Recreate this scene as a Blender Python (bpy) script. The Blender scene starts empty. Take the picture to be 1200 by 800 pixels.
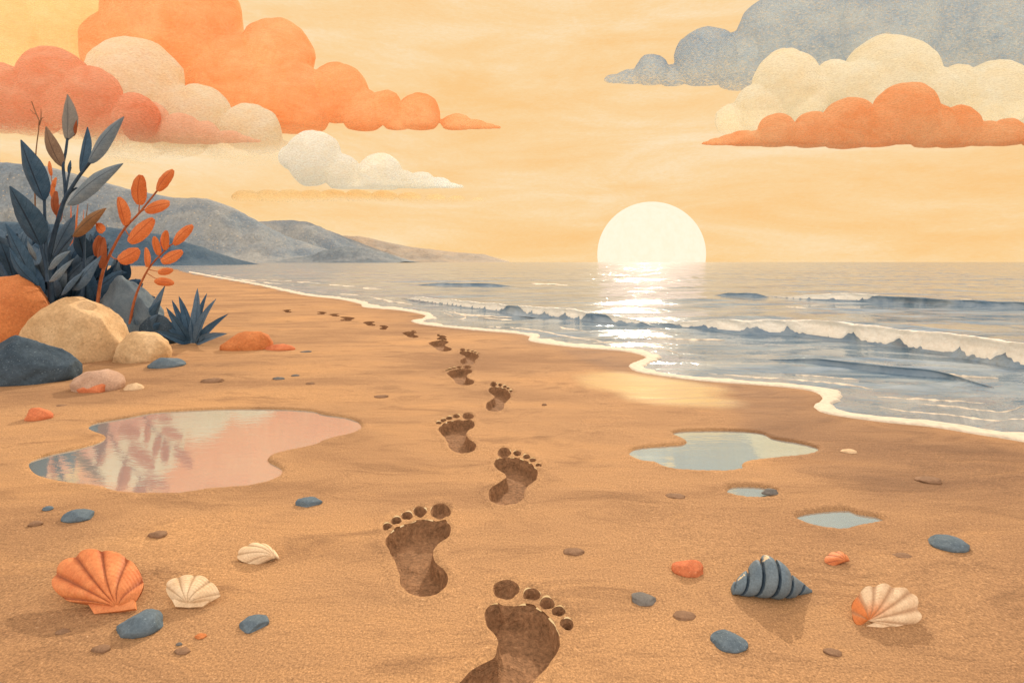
import bpy, bmesh, math, random
import numpy as np
from mathutils import Vector, noise as mnoise
from mathutils.geometry import delaunay_2d_cdt

random.seed(7); rng = np.random.default_rng(7)
scene = bpy.context.scene
COL = scene.collection
H = 0.55            # camera height above the sand (m)
F = 600.0           # focal length in photo pixels (1200 wide)
HOR = 307.0         # horizon row in the photo
SEA_Z = -0.006
SUN_AZ, SUN_EL = 15.1, 28.0   # degrees right of the view axis, above horizon

# ------------------------------------------------------------------ helpers
def G(px, py, z=0.0):
    """photo pixel -> point on the horizontal plane at height z"""
    Y = F*(H-z)/(py-HOR)
    return np.array([(px-600.0)/F*Y, Y, z])
def P(px, py, Y):
    """photo pixel -> point at distance Y"""
    return np.array([(px-600.0)/F*Y, Y, H-(py-HOR)/F*Y])
def lin(r, g, b):
    f = lambda c: (c/255/12.92) if c/255 <= .04045 else ((c/255+.055)/1.055)**2.4
    return (f(r), f(g), f(b), 1)

def mesh_obj(name, verts, faces, mats, parent=None, smooth=True, uvs=None, fmat=None):
    me = bpy.data.meshes.new(name)
    me.from_pydata([tuple(map(float, v)) for v in verts], [], [tuple(map(int, f)) for f in faces])
    if not isinstance(mats, (list, tuple)): mats = [mats]
    for m in mats: me.materials.append(m)
    if smooth: me.polygons.foreach_set('use_smooth', [True]*len(me.polygons))
    if fmat is not None: me.polygons.foreach_set('material_index', [int(i) for i in fmat])
    if uvs is not None:
        lay = me.uv_layers.new(name='UVMap')
        loops = np.empty(len(me.loops), dtype=np.int32); me.loops.foreach_get('vertex_index', loops)
        lay.data.foreach_set('uv', np.asarray(uvs, dtype=np.float32)[loops].ravel())
    me.update()
    o = bpy.data.objects.new(name, me); COL.objects.link(o)
    if parent is not None:
        o.parent = parent
        o.matrix_parent_inverse = parent.matrix_world.inverted()
    return o
def tag(o, label=None, cat=None, group=None, kind=None):
    if label: o['label'] = label
    if cat: o['category'] = cat
    if group: o['group'] = group
    if kind: o['kind'] = kind
    return o
def thing(name, loc, label, cat, group=None):
    e = bpy.data.objects.new(name, None); COL.objects.link(e)
    e.location = Vector([float(c) for c in loc]); e.empty_display_size = .05
    e.matrix_world.translation = e.location
    bpy.context.view_layer.update()
    return tag(e, label, cat, group)
def put(o, parent):
    pass

def grid_faces(n, m, closed_u=False, closed_v=False, off=0):
    f = []
    for i in range(n if closed_u else n-1):
        for j in range(m if closed_v else m-1):
            a = i*m+j; b = ((i+1) % n)*m+j; c = ((i+1) % n)*m+(j+1) % m; d = i*m+(j+1) % m
            f.append((a+off, b+off, c+off, d+off))
    return f

def catmull(pts, closed=False, sub=6):
    pts = [np.array(p, float) for p in pts]; n = len(pts); out = []
    rngi = range(n) if closed else range(n-1)
    for i in rngi:
        p0 = pts[(i-1) % n] if (closed or i > 0) else pts[0]
        p1 = pts[i]; p2 = pts[(i+1) % n]
        p3 = pts[(i+2) % n] if (closed or i+2 < n) else pts[-1]
        for k in range(sub):
            t = k/sub
            out.append(.5*((2*p1)+(-p0+p2)*t+(2*p0-5*p1+4*p2-p3)*t*t+(-p0+3*p1-3*p2+p3)*t**3))
    if not closed: out.append(pts[-1])
    return np.array(out)
def resample(pts, n, closed=False):
    p = np.vstack([pts, pts[:1]]) if closed else np.asarray(pts)
    d = np.r_[0, np.cumsum(np.linalg.norm(np.diff(p, axis=0), axis=1))]
    t = np.linspace(0, d[-1], n+1)[:-1] if closed else np.linspace(0, d[-1], n)
    return np.stack([np.interp(t, d, p[:, k]) for k in range(p.shape[1])], 1)
def pip(pts, poly):
    x, y = pts[:, 0], pts[:, 1]; inside = np.zeros(len(pts), bool)
    n = len(poly); j = n-1
    for i in range(n):
        xi, yi = poly[i]; xj, yj = poly[j]
        if yi != yj:
            c = ((yi > y) != (yj > y)) & (x < (xj-xi)*(y-yi)/(yj-yi)+xi)
            inside ^= c
        j = i
    return inside
def dist_poly(pts, poly, closed=True):
    d2 = np.full(len(pts), 1e18)
    n = len(poly)
    for i in range(n if closed else n-1):
        a = poly[i]; b = poly[(i+1) % n]; ab = b-a; L = max(1e-14, ab@ab)
        t = np.clip(((pts-a)@ab)/L, 0, 1)
        q = pts-(a+t[:, None]*ab)
        d2 = np.minimum(d2, (q*q).sum(1))
    return np.sqrt(d2)
def sstep(a, b, x):
    t = np.clip((x-a)/(b-a), 0, 1); return t*t*(3-2*t)
def vnoise(p, s=1.0, seed=0):
    return mnoise.noise(Vector((p[0]*s+seed*13.1, p[1]*s+seed*7.7, p[2]*s-seed*3.3)))

# ------------------------------------------------------------------ materials
class NT:
    def __init__(self, name):
        self.m = bpy.data.materials.new(name); self.m.use_nodes = True
        self.t = self.m.node_tree; self.t.nodes.clear()
        self.out = self.n('ShaderNodeOutputMaterial')
    def n(self, typ, **kw):
        nd = self.t.nodes.new(typ)
        for k, v in kw.items(): setattr(nd, k, v)
        return nd
    def l(self, a, b): self.t.links.new(a, b)
    def coord(self, scale=(1, 1, 1), kind='Object', rot=(0, 0, 0)):
        tc = self.n('ShaderNodeTexCoord'); mp = self.n('ShaderNodeMapping')
        mp.inputs['Scale'].default_value = scale; mp.inputs['Rotation'].default_value = rot
        self.l(tc.outputs[kind], mp.inputs['Vector']); return mp.outputs['Vector']
    def noise(self, vec, scale, detail=4, rough=.55, dist=0.0):
        nd = self.n('ShaderNodeTexNoise'); nd.inputs['Scale'].default_value = scale
        nd.inputs['Detail'].default_value = detail; nd.inputs['Roughness'].default_value = rough
        nd.inputs['Distortion'].default_value = dist
        self.l(vec, nd.inputs['Vector']); return nd.outputs['Fac']
    def ramp(self, fac, stops, interp='LINEAR'):
        nd = self.n('ShaderNodeValToRGB'); e = nd.color_ramp; e.interpolation = interp
        while len(e.elements) < len(stops): e.elements.new(.5)
        for el, (p, c) in zip(e.elements, stops):
            el.position = p; el.color = c if isinstance(c, (tuple, list)) else (c, c, c, 1)
        self.l(fac, nd.inputs['Fac']); return nd.outputs['Color']
    def mix(self, fac, a, b, mode='MIX'):
        nd = self.n('ShaderNodeMix', data_type='RGBA', blend_type=mode)
        for i, s in ((0, fac), (6, a), (7, b)):
            if hasattr(s, 'is_linked') or hasattr(s, 'links'): self.l(s, nd.inputs[i])
            else: nd.inputs[i].default_value = s
        return nd.outputs[2]
    def math(self, op, a, b=None, c=None):
        nd = self.n('ShaderNodeMath', operation=op)
        for i, s in enumerate((a, b, c)):
            if s is None: continue
            if hasattr(s, 'links'): self.l(s, nd.inputs[i])
            else: nd.inputs[i].default_value = s
        return nd.outputs[0]
    def bump(self, h, strength, dist, prev=None):
        nd = self.n('ShaderNodeBump'); nd.inputs['Strength'].default_value = strength
        nd.inputs['Distance'].default_value = dist
        self.l(h, nd.inputs['Height'])
        if prev is not None: self.l(prev, nd.inputs['Normal'])
        return nd.outputs['Normal']
    def principled(self, color, rough=.8, normal=None, spec=.3, ior=1.45):
        b = self.n('ShaderNodeBsdfPrincipled')
        for k, s in (('Base Color', color), ('Roughness', rough)):
            if hasattr(s, 'links'): self.l(s, b.inputs[k])
            else: b.inputs[k].default_value = s
        b.inputs['IOR'].default_value = ior
        b.inputs['Specular IOR Level'].default_value = spec
        if normal is not None: self.l(normal, b.inputs['Normal'])
        return b
    def finish(self, shader): self.l(shader, self.out.inputs['Surface']); return self.m

def hexc(c, k=1.0): return (c[0]*k, c[1]*k, c[2]*k, 1)

def mat_grain(name, c1, c2, c3=None, size=.1, rough=.85, bump=.3, spec=.2, speck=None, stretch=(1, 1, 1)):
    """mottled natural surface: broad patches c1/c2, fine grain, sparse specks"""
    t = NT(name); v = t.coord(stretch)
    a = t.noise(v, 1.2/size, 5, .6, .4)
    col = t.ramp(a, [(.36, c1), (.62, c2)])
    g = t.noise(v, 22/size, 3, .7)
    col = t.mix(.55, col, t.ramp(g, [(.3, .62), (.7, 1.32)]), 'MULTIPLY')
    if speck is not None:
        s = t.noise(v, 38/size, 2, .6)
        col = t.mix(t.ramp(s, [(.64, 0.0), (.72, 1.0)]), col, speck)
    h = t.math('ADD', t.math('MULTIPLY', a, 1.0), t.math('MULTIPLY', g, .25))
    nb = t.bump(h, bump, size*.12)
    return t.finish(t.principled(col, rough, nb, spec).outputs[0])

def mat_leaf(name, c1, c2, vein, trans=.25):
    t = NT(name); tc = t.n('ShaderNodeTexCoord')
    sep = t.n('ShaderNodeSeparateXYZ'); t.l(tc.outputs['UV'], sep.inputs[0])
    v = t.coord((1, 1, 1))
    a = t.noise(v, 14, 5, .65)
    g = t.noise(v, 160, 2, .7)
    col = t.ramp(a, [(.35, c1), (.65, c2)])
    col = t.mix(.5, col, t.ramp(g, [(.3, .6), (.7, 1.35)]), 'MULTIPLY')
    # midrib and side veins from the blade's own coordinates
    d = t.math('ABSOLUTE', t.math('SUBTRACT', sep.outputs[0], .5))
    rib = t.math('LESS_THAN', d, .035)
    sv = t.math('FRACT', t.math('MULTIPLY', t.math('SUBTRACT', sep.outputs[1], t.math('MULTIPLY', d, .45)), 9.0))
    side = t.math('MULTIPLY', t.math('LESS_THAN', sv, .10), .35)
    col = t.mix(t.math('MAXIMUM', t.math('MULTIPLY', rib, .8), side), col, vein)
    p = t.principled(col, .65, t.bump(a, .3, .01), .25)
    tr = t.n('ShaderNodeBsdfTranslucent'); t.l(col, tr.inputs['Color'])
    mx = t.n('ShaderNodeMixShader'); mx.inputs[0].default_value = trans
    t.l(p.outputs[0], mx.inputs[1]); t.l(tr.outputs[0], mx.inputs[2])
    return t.finish(mx.outputs[0])

def mat_cloud(name, c1, c2, size, fade=None, thin=.45):
    """dense cloud; thin brushed wisps let the sky show through"""
    t = NT(name); v = t.coord((1, 1, 1.6))
    a = t.noise(v, 2.0/size, 6, .65, .6)
    g = t.noise(t.coord((1, 1, 3.0), rot=(0, .5, 0)), 26/size, 4, .7, .5)
    m = t.math('ADD', t.math('MULTIPLY', a, .65), t.math('MULTIPLY', g, .35))
    col = t.ramp(m, [(.36, c1), (.62, c2)])
    d = t.n('ShaderNodeBsdfDiffuse'); t.l(col, d.inputs['Color'])
    t.l(t.bump(g, .35, size*.05), d.inputs['Normal'])
    tl = t.n('ShaderNodeBsdfTranslucent'); t.l(col, tl.inputs['Color'])
    mx = t.n('ShaderNodeMixShader'); mx.inputs[0].default_value = .5
    t.l(d.outputs[0], mx.inputs[1]); t.l(tl.outputs[0], mx.inputs[2])
    tr = t.n('ShaderNodeBsdfTransparent')
    m2 = t.n('ShaderNodeMixShader')
    wis = t.ramp(g, [(.40, thin), (.60, 0.0)])
    if fade:
        z0, z1, amt = fade
        sep = t.n('ShaderNodeSeparateXYZ'); t.l(t.coord((1, 1, 1)), sep.inputs[0])
        mr = t.n('ShaderNodeMapRange', interpolation_type='SMOOTHSTEP')
        t.l(sep.outputs[2], mr.inputs[0])
        mr.inputs[1].default_value = z0; mr.inputs[2].default_value = z1
        mr.inputs[3].default_value = amt; mr.inputs[4].default_value = 0
        wis = t.math('MINIMUM', t.math('ADD', mr.outputs[0], t.math('MULTIPLY', wis, .8)), 1.0)
    t.l(wis, m2.inputs[0]) if hasattr(wis, 'links') else None
    t.l(mx.outputs[0], m2.inputs[1]); t.l(tr.outputs[0], m2.inputs[2])
    return t.finish(m2.outputs[0])

def mat_sand():
    t = NT('sand')
    v = t.coord((1, 1, 1)); vs = t.coord((.55, 1.5, 1))
    big = t.noise(vs, 1.3, 5, .6, .5)
    mid = t.noise(vs, 6.5, 5, .65, .8)
    gr = t.noise(v, 240, 3, .75)
    gr2 = t.noise(v, 420, 2, .7)
    col = t.ramp(big, [(.34, SAND_D), (.5, SAND), (.66, SAND_L)])
    col = t.mix(t.ramp(mid, [(.52, 0.0), (.70, .8)]), col, hexc(SAND_D, .85))
    col = t.mix(t.ramp(mid, [(.28, .5), (.42, 0.0)]), col, SAND_L)
    col = t.mix(.8, col, t.ramp(gr, [(.28, .55), (.72, 1.42)]), 'MULTIPLY')
    col = t.mix(.6, col, t.ramp(gr2, [(.3, .55), (.7, 1.45)]), 'MULTIPLY')
    col = t.mix(t.ramp(gr, [(.66, 0.0), (.76, .8)]), col, (.74, .56, .38, 1))
    wet_shade = t.n('ShaderNodeAttribute'); wet_shade.attribute_name = 'wetness_shade'
    w = wet_shade.outputs['Fac']
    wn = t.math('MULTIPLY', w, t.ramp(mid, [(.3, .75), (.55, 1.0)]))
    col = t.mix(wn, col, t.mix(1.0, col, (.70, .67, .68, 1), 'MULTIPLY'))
    film = t.n('ShaderNodeAttribute'); film.attribute_name = 'film'
    fl = t.math('MULTIPLY', film.outputs['Fac'], 1.0)
    rough = t.math('SUBTRACT', t.math('SUBTRACT', .92, t.math('MULTIPLY', wn, .12)), t.math('MULTIPLY', fl, .22))
    h = t.math('ADD', t.math('MULTIPLY', gr, .0018), t.math('MULTIPLY', mid, .010))
    h = t.math('ADD', h, t.math('MULTIPLY', t.noise(vs, 46, 5, .7), .0036))
    nb = t.n('ShaderNodeBump'); nb.inputs['Distance'].default_value = 1.0
    t.l(t.math('SUBTRACT', .9, t.math('MULTIPLY', fl, .75)), nb.inputs['Strength']); t.l(h, nb.inputs['Height'])
    p = t.principled(col, rough, nb.outputs['Normal'], .2)
    g = t.n('ShaderNodeBsdfGlossy'); g.inputs['Roughness'].default_value = .08; g.inputs['Color'].default_value = (1, .88, .66, 1)
    st = t.noise(t.coord((.6, 4.5, 1)), 5, 5, .65, .6)
    t.l(t.bump(st, .10, .012), g.inputs['Normal'])
    mx = t.n('ShaderNodeMixShader'); t.l(t.math('MULTIPLY', fl, t.ramp(st, [(.34, .5), (.6, .95)])), mx.inputs[0])
    t.l(p.outputs[0], mx.inputs[1]); t.l(g.outputs[0], mx.inputs[2])
    return t.finish(mx.outputs[0])

def mat_print():
    t = NT('damp_sand'); v = t.coord((1, 1, 1), 'Object')
    gr = t.noise(v, 130, 3, .75); mid = t.noise(v, 28, 5, .65, 1.2)
    col = t.ramp(mid, [(.36, hexc(SAND_P, .84)), (.64, hexc(SAND_P, 1.14))])
    col = t.mix(.8, col, t.ramp(gr, [(.28, .5), (.72, 1.5)]), 'MULTIPLY')
    col = t.mix(t.ramp(gr, [(.66, 0.0), (.76, .6)]), col, (.55, .40, .27, 1))
    h = t.math('ADD', t.math('MULTIPLY', gr, .003), t.math('MULTIPLY', mid, .011))
    return t.finish(t.principled(col, .85, t.bump(h, .9, 1.0), .2).outputs[0])

def mat_sea():
    t = NT('sea_water')
    v = t.coord((.6, 1, 1)); v2 = t.coord((.5, 1, 1), rot=(0, 0, .16))
    n1 = t.noise(v2, .9, 3, .55, .4); n2 = t.noise(v, 4.5, 4, .6, .6); n3 = t.noise(v, 22, 3, .6)
    n0 = t.noise(t.coord((.4, 1, 1)), .16, 4, .65, .3)
    h = t.math('ADD', t.math('MULTIPLY', n1, .10), t.math('MULTIPLY', n2, .020))
    h = t.math('ADD', h, t.math('MULTIPLY', n3, .0035))
    h = t.math('ADD', h, t.math('MULTIPLY', n0, .7))
    # breeze ruffles the water on the open right-hand side, calmer under the headland
    gp = t.n('ShaderNodeSeparateXYZ'); t.l(t.coord((1, 1, 1)), gp.inputs[0])
    wv = t.math('DIVIDE', t.math('SUBTRACT', gp.outputs[0], t.math('MULTIPLY', gp.outputs[1], .52)), t.math('ADD', t.math('MULTIPLY', gp.outputs[1], .34), .4))
    wv = t.math('ADD', wv, t.math('MULTIPLY', t.math('SUBTRACT', n1, .5), .8))
    mrw = t.n('ShaderNodeMapRange', interpolation_type='SMOOTHSTEP'); t.l(wv, mrw.inputs[0])
    mrw.inputs[3].default_value = 1.0; mrw.inputs[4].default_value = 1.7
    mrr = t.n('ShaderNodeMapRange', interpolation_type='SMOOTHSTEP'); t.l(wv, mrr.inputs[0]); mrr.inputs[1].default_value = -.7; mrr.inputs[2].default_value = .5; mrr.inputs[3].default_value = .12; mrr.inputs[4].default_value = .07
    h = t.math('MULTIPLY', h, mrw.outputs[0])
    nb = t.bump(h, .9, 1.0)
    col = t.ramp(n2, [(.38, WATER_D), (.64, WATER_L)])
    p = t.principled(col, mrr.outputs[0], nb, .5, 1.62)
    return t.finish(p.outputs[0])

def mat_puddle():
    t = NT('still_water'); v = t.coord((.5, 1.4, 1))
    n = t.noise(v, 20, 4, .6, .5)
    nb = t.bump(n, .09, .003)
    p = t.principled((.285, .325, .335, 1), .04, nb, .5, 2.2)
    g = t.n('ShaderNodeBsdfGlossy'); g.inputs['Roughness'].default_value = .05; g.inputs['Color'].default_value = (.90, 1, .93, 1)
    t.l(nb, g.inputs['Normal'])
    mx = t.n('ShaderNodeMixShader'); mx.inputs[0].default_value = .42
    t.l(p.outputs[0], mx.inputs[1]); t.l(g.outputs[0], mx.inputs[2])
    return t.finish(mx.outputs[0])

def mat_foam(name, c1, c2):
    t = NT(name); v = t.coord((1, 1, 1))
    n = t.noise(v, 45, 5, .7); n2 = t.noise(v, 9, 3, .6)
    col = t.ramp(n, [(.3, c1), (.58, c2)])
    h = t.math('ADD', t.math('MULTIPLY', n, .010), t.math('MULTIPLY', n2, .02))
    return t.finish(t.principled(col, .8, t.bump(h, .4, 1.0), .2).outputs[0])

def mat_shell(name, c1, c2, groove, top=None):
    """uv: u across ribs 0..1, v from hinge to rim"""
    t = NT(name); tc = t.n('ShaderNodeTexCoord'); sep = t.n('ShaderNodeSeparateXYZ'); t.l(tc.outputs['UV'], sep.inputs[0])
    v = t.coord((1, 1, 1)); a = t.noise(v, 35, 5, .65); g = t.noise(v, 330, 2, .7)
    col = t.ramp(a, [(.35, c1), (.65, c2)])
    if top is not None:
        col = t.mix(t.ramp(sep.outputs[0], [(.24, 1.0), (.275, 0.0)]), col, top)
        # orange stain fanning out from the hinge
        col = t.mix(t.math('MULTIPLY', t.ramp(sep.outputs[1], [(.18, 1.0), (.62, 0.0)]), t.ramp(sep.outputs[0], [(.5, .9), (.75, 0.0)])), col, top)
    # darker groove colour between ribs stored as uv-independent attribute
    at = t.n('ShaderNodeAttribute'); at.attribute_name = 'groove'
    col = t.mix(at.outputs['Fac'], col, groove)
    rings = t.math('SINE', t.math('MULTIPLY', t.math('ADD', sep.outputs[1], t.math('MULTIPLY', a, .08)), 70.0))
    col = t.mix(.35, col, t.ramp(g, [(.3, .6), (.7, 1.4)]), 'MULTIPLY')
    h = t.math('ADD', t.math('MULTIPLY', rings, .00018), t.math('MULTIPLY', a, .0015))
    return t.finish(t.principled(col, .6, t.bump(h, .7, 1.0), .35).outputs[0])

SAND = (.400, .226, .108, 1); SAND_D = (.29, .158, .078, 1); SAND_L = (.485, .268, .118, 1)
SAND_P = (.275, .146, .073, 1)
WATER_D = (.11, .185, .26, 1); WATER_L = (.27, .33, .37, 1)
M = {}
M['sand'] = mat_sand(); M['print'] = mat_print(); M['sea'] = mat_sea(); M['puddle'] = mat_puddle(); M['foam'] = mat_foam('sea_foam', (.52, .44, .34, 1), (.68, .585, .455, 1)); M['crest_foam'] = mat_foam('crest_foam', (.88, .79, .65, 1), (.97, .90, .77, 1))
SLATE = (.085, .122, .155, 1); SLATE2 = (.14, .18, .21, 1)
M['slate'] = mat_grain('slate_stone', SLATE, SLATE2, size=.12, speck=(.2, .26, .3, 1))
M['slate_dark'] = mat_grain('dark_slate_stone', (.03, .05, .072, 1), (.065, .095, .125, 1), size=.3, speck=(.15, .2, .24, 1))
M['cream_rock'] = mat_grain('cream_boulder', (.50, .32, .16, 1), (.66, .46, .26, 1), size=.3, speck=(.36, .22, .11, 1))
M['orange_rock'] = mat_grain('orange_boulder', (.46, .15, .05, 1), (.60, .22, .075, 1), size=.3, speck=(.62, .32, .14, 1))
M['pink_rock'] = mat_grain('pinkish_stone', (.40, .25, .17, 1), (.52, .34, .24, 1), size=.15, speck=(.6, .45, .34, 1))
M['coral_rock'] = mat_grain('coral_stone', (.50, .14, .06, 1), (.62, .21, .09, 1), size=.1, speck=(.7, .36, .2, 1))
M['brown_rock'] = mat_grain('brown_pebble', (.20, .115, .066, 1), (.29, .17, .10, 1), size=.06)
M['grey_rock'] = mat_grain('grey_pebble', (.12, .115, .11, 1), (.20, .18, .16, 1), size=.06)
M['tan_rock'] = mat_grain('tan_pebble', (.56, .38, .22, 1), (.68, .49, .30, 1), size=.06)
M['cream_patch'] = mat_grain('cream_lichen', (.62, .48, .32, 1), (.72, .58, .40, 1), size=.05)
LB = [(.040, .098, .170, 1), (.072, .142, .222, 1)]
M['leaf_dark'] = mat_leaf('dark_blue_leaf', LB[0], LB[1], (.02, .036, .06, 1))
M['leaf_mid'] = mat_leaf('slate_blue_leaf', (.09, .16, .24, 1), (.145, .215, .29, 1), (.045, .08, .125, 1))
M['leaf_pale'] = mat_leaf('grey_blue_leaf', (.17, .24, .30, 1), (.25, .31, .35, 1), (.08, .11, .15, 1))
M['leaf_grey'] = mat_leaf('warm_grey_leaf', (.22, .225, .215, 1), (.30, .28, .25, 1), (.13, .13, .13, 1))
M['leaf_tan'] = mat_leaf('tan_leaf', (.28, .20, .145, 1), (.37, .27, .19, 1), (.14, .10, .08, 1))
M['leaf_brown'] = mat_leaf('brown_leaf', (.24, .125, .055, 1), (.34, .18, .08, 1), (.09, .055, .04, 1))
M['leaf_orange'] = mat_leaf('orange_leaf', (.66, .19, .055, 1), (.76, .27, .09, 1), (.46, .11, .035, 1))
M['leaf_rust'] = mat_leaf('rust_leaf', (.32, .085, .03, 1), (.42, .13, .05, 1), (.2, .05, .02, 1))
M['stem_dark'] = mat_grain('dark_blue_stem', (.03, .055, .09, 1), (.05, .085, .13, 1), size=.05)
M['stem_rust'] = mat_grain('rust_stem', (.30, .085, .035, 1), (.40, .13, .05, 1), size=.05)
M['stem_brown'] = mat_grain('brown_twig', (.16, .09, .05, 1), (.24, .13, .07, 1), size=.05)

# ------------------------------------------------------------------ camera
cam = bpy.data.cameras.new('camera'); co = bpy.data.objects.new('camera', cam); COL.objects.link(co)
co.location = (0, 0, H); co.rotation_euler = (math.radians(90), 0, 0)
cam.sensor_width = 36; cam.lens = 36*F/1200; cam.shift_y = -(400-HOR)/1200
cam.clip_start = .02; cam.clip_end = 20000
scene.camera = co

# ------------------------------------------------------------------ sand, footprints, puddles
shore_px = [(200, 313.6), (221, 319), (258, 326), (298, 333), (333, 341), (360, 346.5), (396, 350.5), (421, 356), (427, 360), (467, 363.5),
            (496, 369), (494, 373), (481, 376), (500, 381), (558, 387), (600, 390.5), (619, 394), (622, 400), (670, 406.5), (730, 411.5),
            (755, 418), (747, 423), (736, 428), (742, 434), (765, 439), (825, 446.5), (900, 452), (945, 457), (961, 464), (959, 471),
            (953, 477), (970, 485), (1030, 494), (1090, 500), (1145, 509), (1200, 518), (1280, 534), (1400, 560), (1700, 610)]
shore = catmull([G(*p)[:2] for p in shore_px], sub=6)
land_poly = np.vstack([[[-2500, 112], [-160, 108], [-80, 92], [-48, 70]], shore, [[2.6, .55], [4, -1], [30, -60], [300, -400], [-2500, -400]]])
def sea_signed(p):
    d = np.full(len(p), 1e9)
    near = p[:, 1] < 220
    line = land_poly[:len(shore)+8]
    d = dist_poly(p, line, closed=False)
    ins = pip(p, land_poly)
    return np.where(ins, -d, d)

PUD = {
 'a': [(32,545.6),(36,538),(60,530.6),(94,523),(117,516),(122,510),(108,504.5),(102,499.5),(112,494),(150,487.5),(180,482),(210,480),(262,477.8),(319,477.8),(365,480),(379,484),(405,487.5),(421,493),(424.5,500.6),(412,507),(382,514.5),(368,521),(337,527),(318,533),(316,539),(328,545),(333,551),(322,560.6),(292,568),(244,572),(210,577),(161,577),(131,574),(116,569),(75,564),(45,557)],
 'b': [(736,531),(744,524),(772,521),(798,519),(803,515),(790,509),(789,505),(812,503),(860,503),(893,506),(906,512),(936,517),(957,522.5),(960,527),(944,532),(904,536),(878,539.5),(871,543),(871,548),(848,551),(800,549.5),(778,546),(768,541),(748,538)],
 'c': [(850,574),(858,568),(888,568),(908,572),(911,576),(903,581),(880,582),(858,578.5)],
 'd': [(930,604),(944,599),(968,596),(994,595),(1004,599),(1028,603),(1037,609),(1012,614),(988,619),(962,616),(940,610)],
}
PUDW = {}
for k, pts in PUD.items():
    c = catmull(pts, True, 6)
    PUDW[k] = resample(np.array([G(*q)[:2] for q in c]), 150 if k in 'ab' else 70, True)

SOLE_R = [(579,544),(582,538.5),(590,537.3),(602,537),(611,539),(620,543),(629,551),(630,556),(628,562),(616,573.5),(613,584),(604,590.5),(586,591.5),(575,587),(572.5,581),(574.5,573),(583,567),(592,561),(591.5,556),(582,549.5)]
TOES_R = [(591,531,8,6.2),(606,532.2,5,3.7),(617,536,4.4,3.2),(624.3,540,4,3),(631,546,3.6,2.8)]
BB_R = (572.5, 524.8, 634.6, 591.5)
SOLE_L = [(452,638),(453,630.5),(466,620),(484,612.5),(497.5,609),(508,611.5),(520,611),(527,615),(528,622),(524.5,630.5),(513,638),(507.5,649),(511.6,660.5),(522,670),(525,677),(524,684),(517,693.5),(499,700),(481,696.5),(470,686),(467.5,671),(460,653)]
TOES_L = [(516,600,12,9.5),(492,600.5,8,6.5),(477,605,7,5),(464.5,611,6.5,5),(454,618,6,4.5)]
BB_L = (448, 590.5, 528.5, 700.5)
def remap(sole, toes, bb, nb, shear=0.0):
    sx = (nb[2]-nb[0])/(bb[2]-bb[0]); sy = (nb[3]-nb[1])/(bb[3]-bb[1])
    def f(x, y):
        v = (y-bb[1])/(bb[3]-bb[1])
        return (nb[0]+(x-bb[0])*sx+shear*(v-.2)*(nb[2]-nb[0]), nb[1]+(y-bb[1])*sy)
    return [f(*p) for p in sole], [(*f(a, b), c*sx, d*sy) for a, b, c, d in toes]
F1S = [(568,722),(571,713),(580,708),(590,710.5),(600,711),(617,710),(630,715),(642,724),(653,740),(656,752),(654,765),(640,783),(625,800),(618,818),(606,836),(580,848),(552,846),(535,832),(531,815),(540,799),(558,783),(578,772),(583,757),(580,745),(572,736)]
F1T = [(593,692,15.5,12.5),(623,698,10.3,8.5),(641,708,9,7.6),(654.5,718,8.3,7),(664.5,732.5,8,7)]
prints = [
 (F1S, F1T, 'largest right footprint, cut off by the bottom edge of the view'),
 (SOLE_L, TOES_L, 'large left footprint, the nearest one whose heel is fully visible'),
 (*remap(SOLE_R, TOES_R, BB_R, BB_R), 'right footprint just beyond the nearest complete left footprint'),
 (*remap(SOLE_L, TOES_L, BB_L, (510.5,484,556,532), .14), 'left footprint beside the far edge of the trail, second left print from the front'),
 (*remap(SOLE_R, TOES_R, BB_R, (569,447.5,600.5,482.5), .02), 'right footprint in the middle of the trail, third right print from the front'),
 (*remap(SOLE_L, TOES_L, BB_L, (521,428.5,553,452), .2), 'left footprint in the middle of the trail, third left print from the front'),
 (*remap(SOLE_R, TOES_R, BB_R, (535,408.5,561,427.5), .25), 'foreshortened right footprint, fourth right print from the front'),
 (*remap(SOLE_L, TOES_L[:1], BB_L, (499,396.5,525,412), .35), 'small far left footprint, fourth left print from the front'),
 (*remap(SOLE_R, TOES_R[:1], BB_R, (510,391.5,523.5,398.5), .2), 'tiny right footprint above the fourth left print'),
 (*remap(SOLE_L, TOES_L[:1], BB_L, (469,387,488,396), .3), 'tiny footprint with a split outline left of the fourth left print'),
 (*remap(SOLE_R, [], BB_R, (443,380,455.5,386.5), .2), 'faint speck of a footprint, sixth from the far end of the trail'),
 (*remap(SOLE_L, [], BB_L, (424,375.5,439,382), .2), 'faint speck of a footprint, fifth from the far end of the trail'),
 (*remap(SOLE_R, [], BB_R, (396,370,416,376.5), .2), 'faint long speck of a footprint, fourth from the far end of the trail'),
 (*remap(SOLE_L, [], BB_L, (384,367,397,371), .2), 'faint speck of a footprint, third from the far end of the trail'),
 (*remap(SOLE_R, [], BB_R, (370,364.5,383,368.5), .2), 'faint speck of a footprint, second from the far end of the trail'),
 (*remap(SOLE_L, [], BB_L, (330,362,341,366.5), .2), 'faintest footprint at the very far end of the trail'),
]
LIP0 = .0015
foot_loops = []      # (outline world xy)
foot_jobs = []
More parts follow.
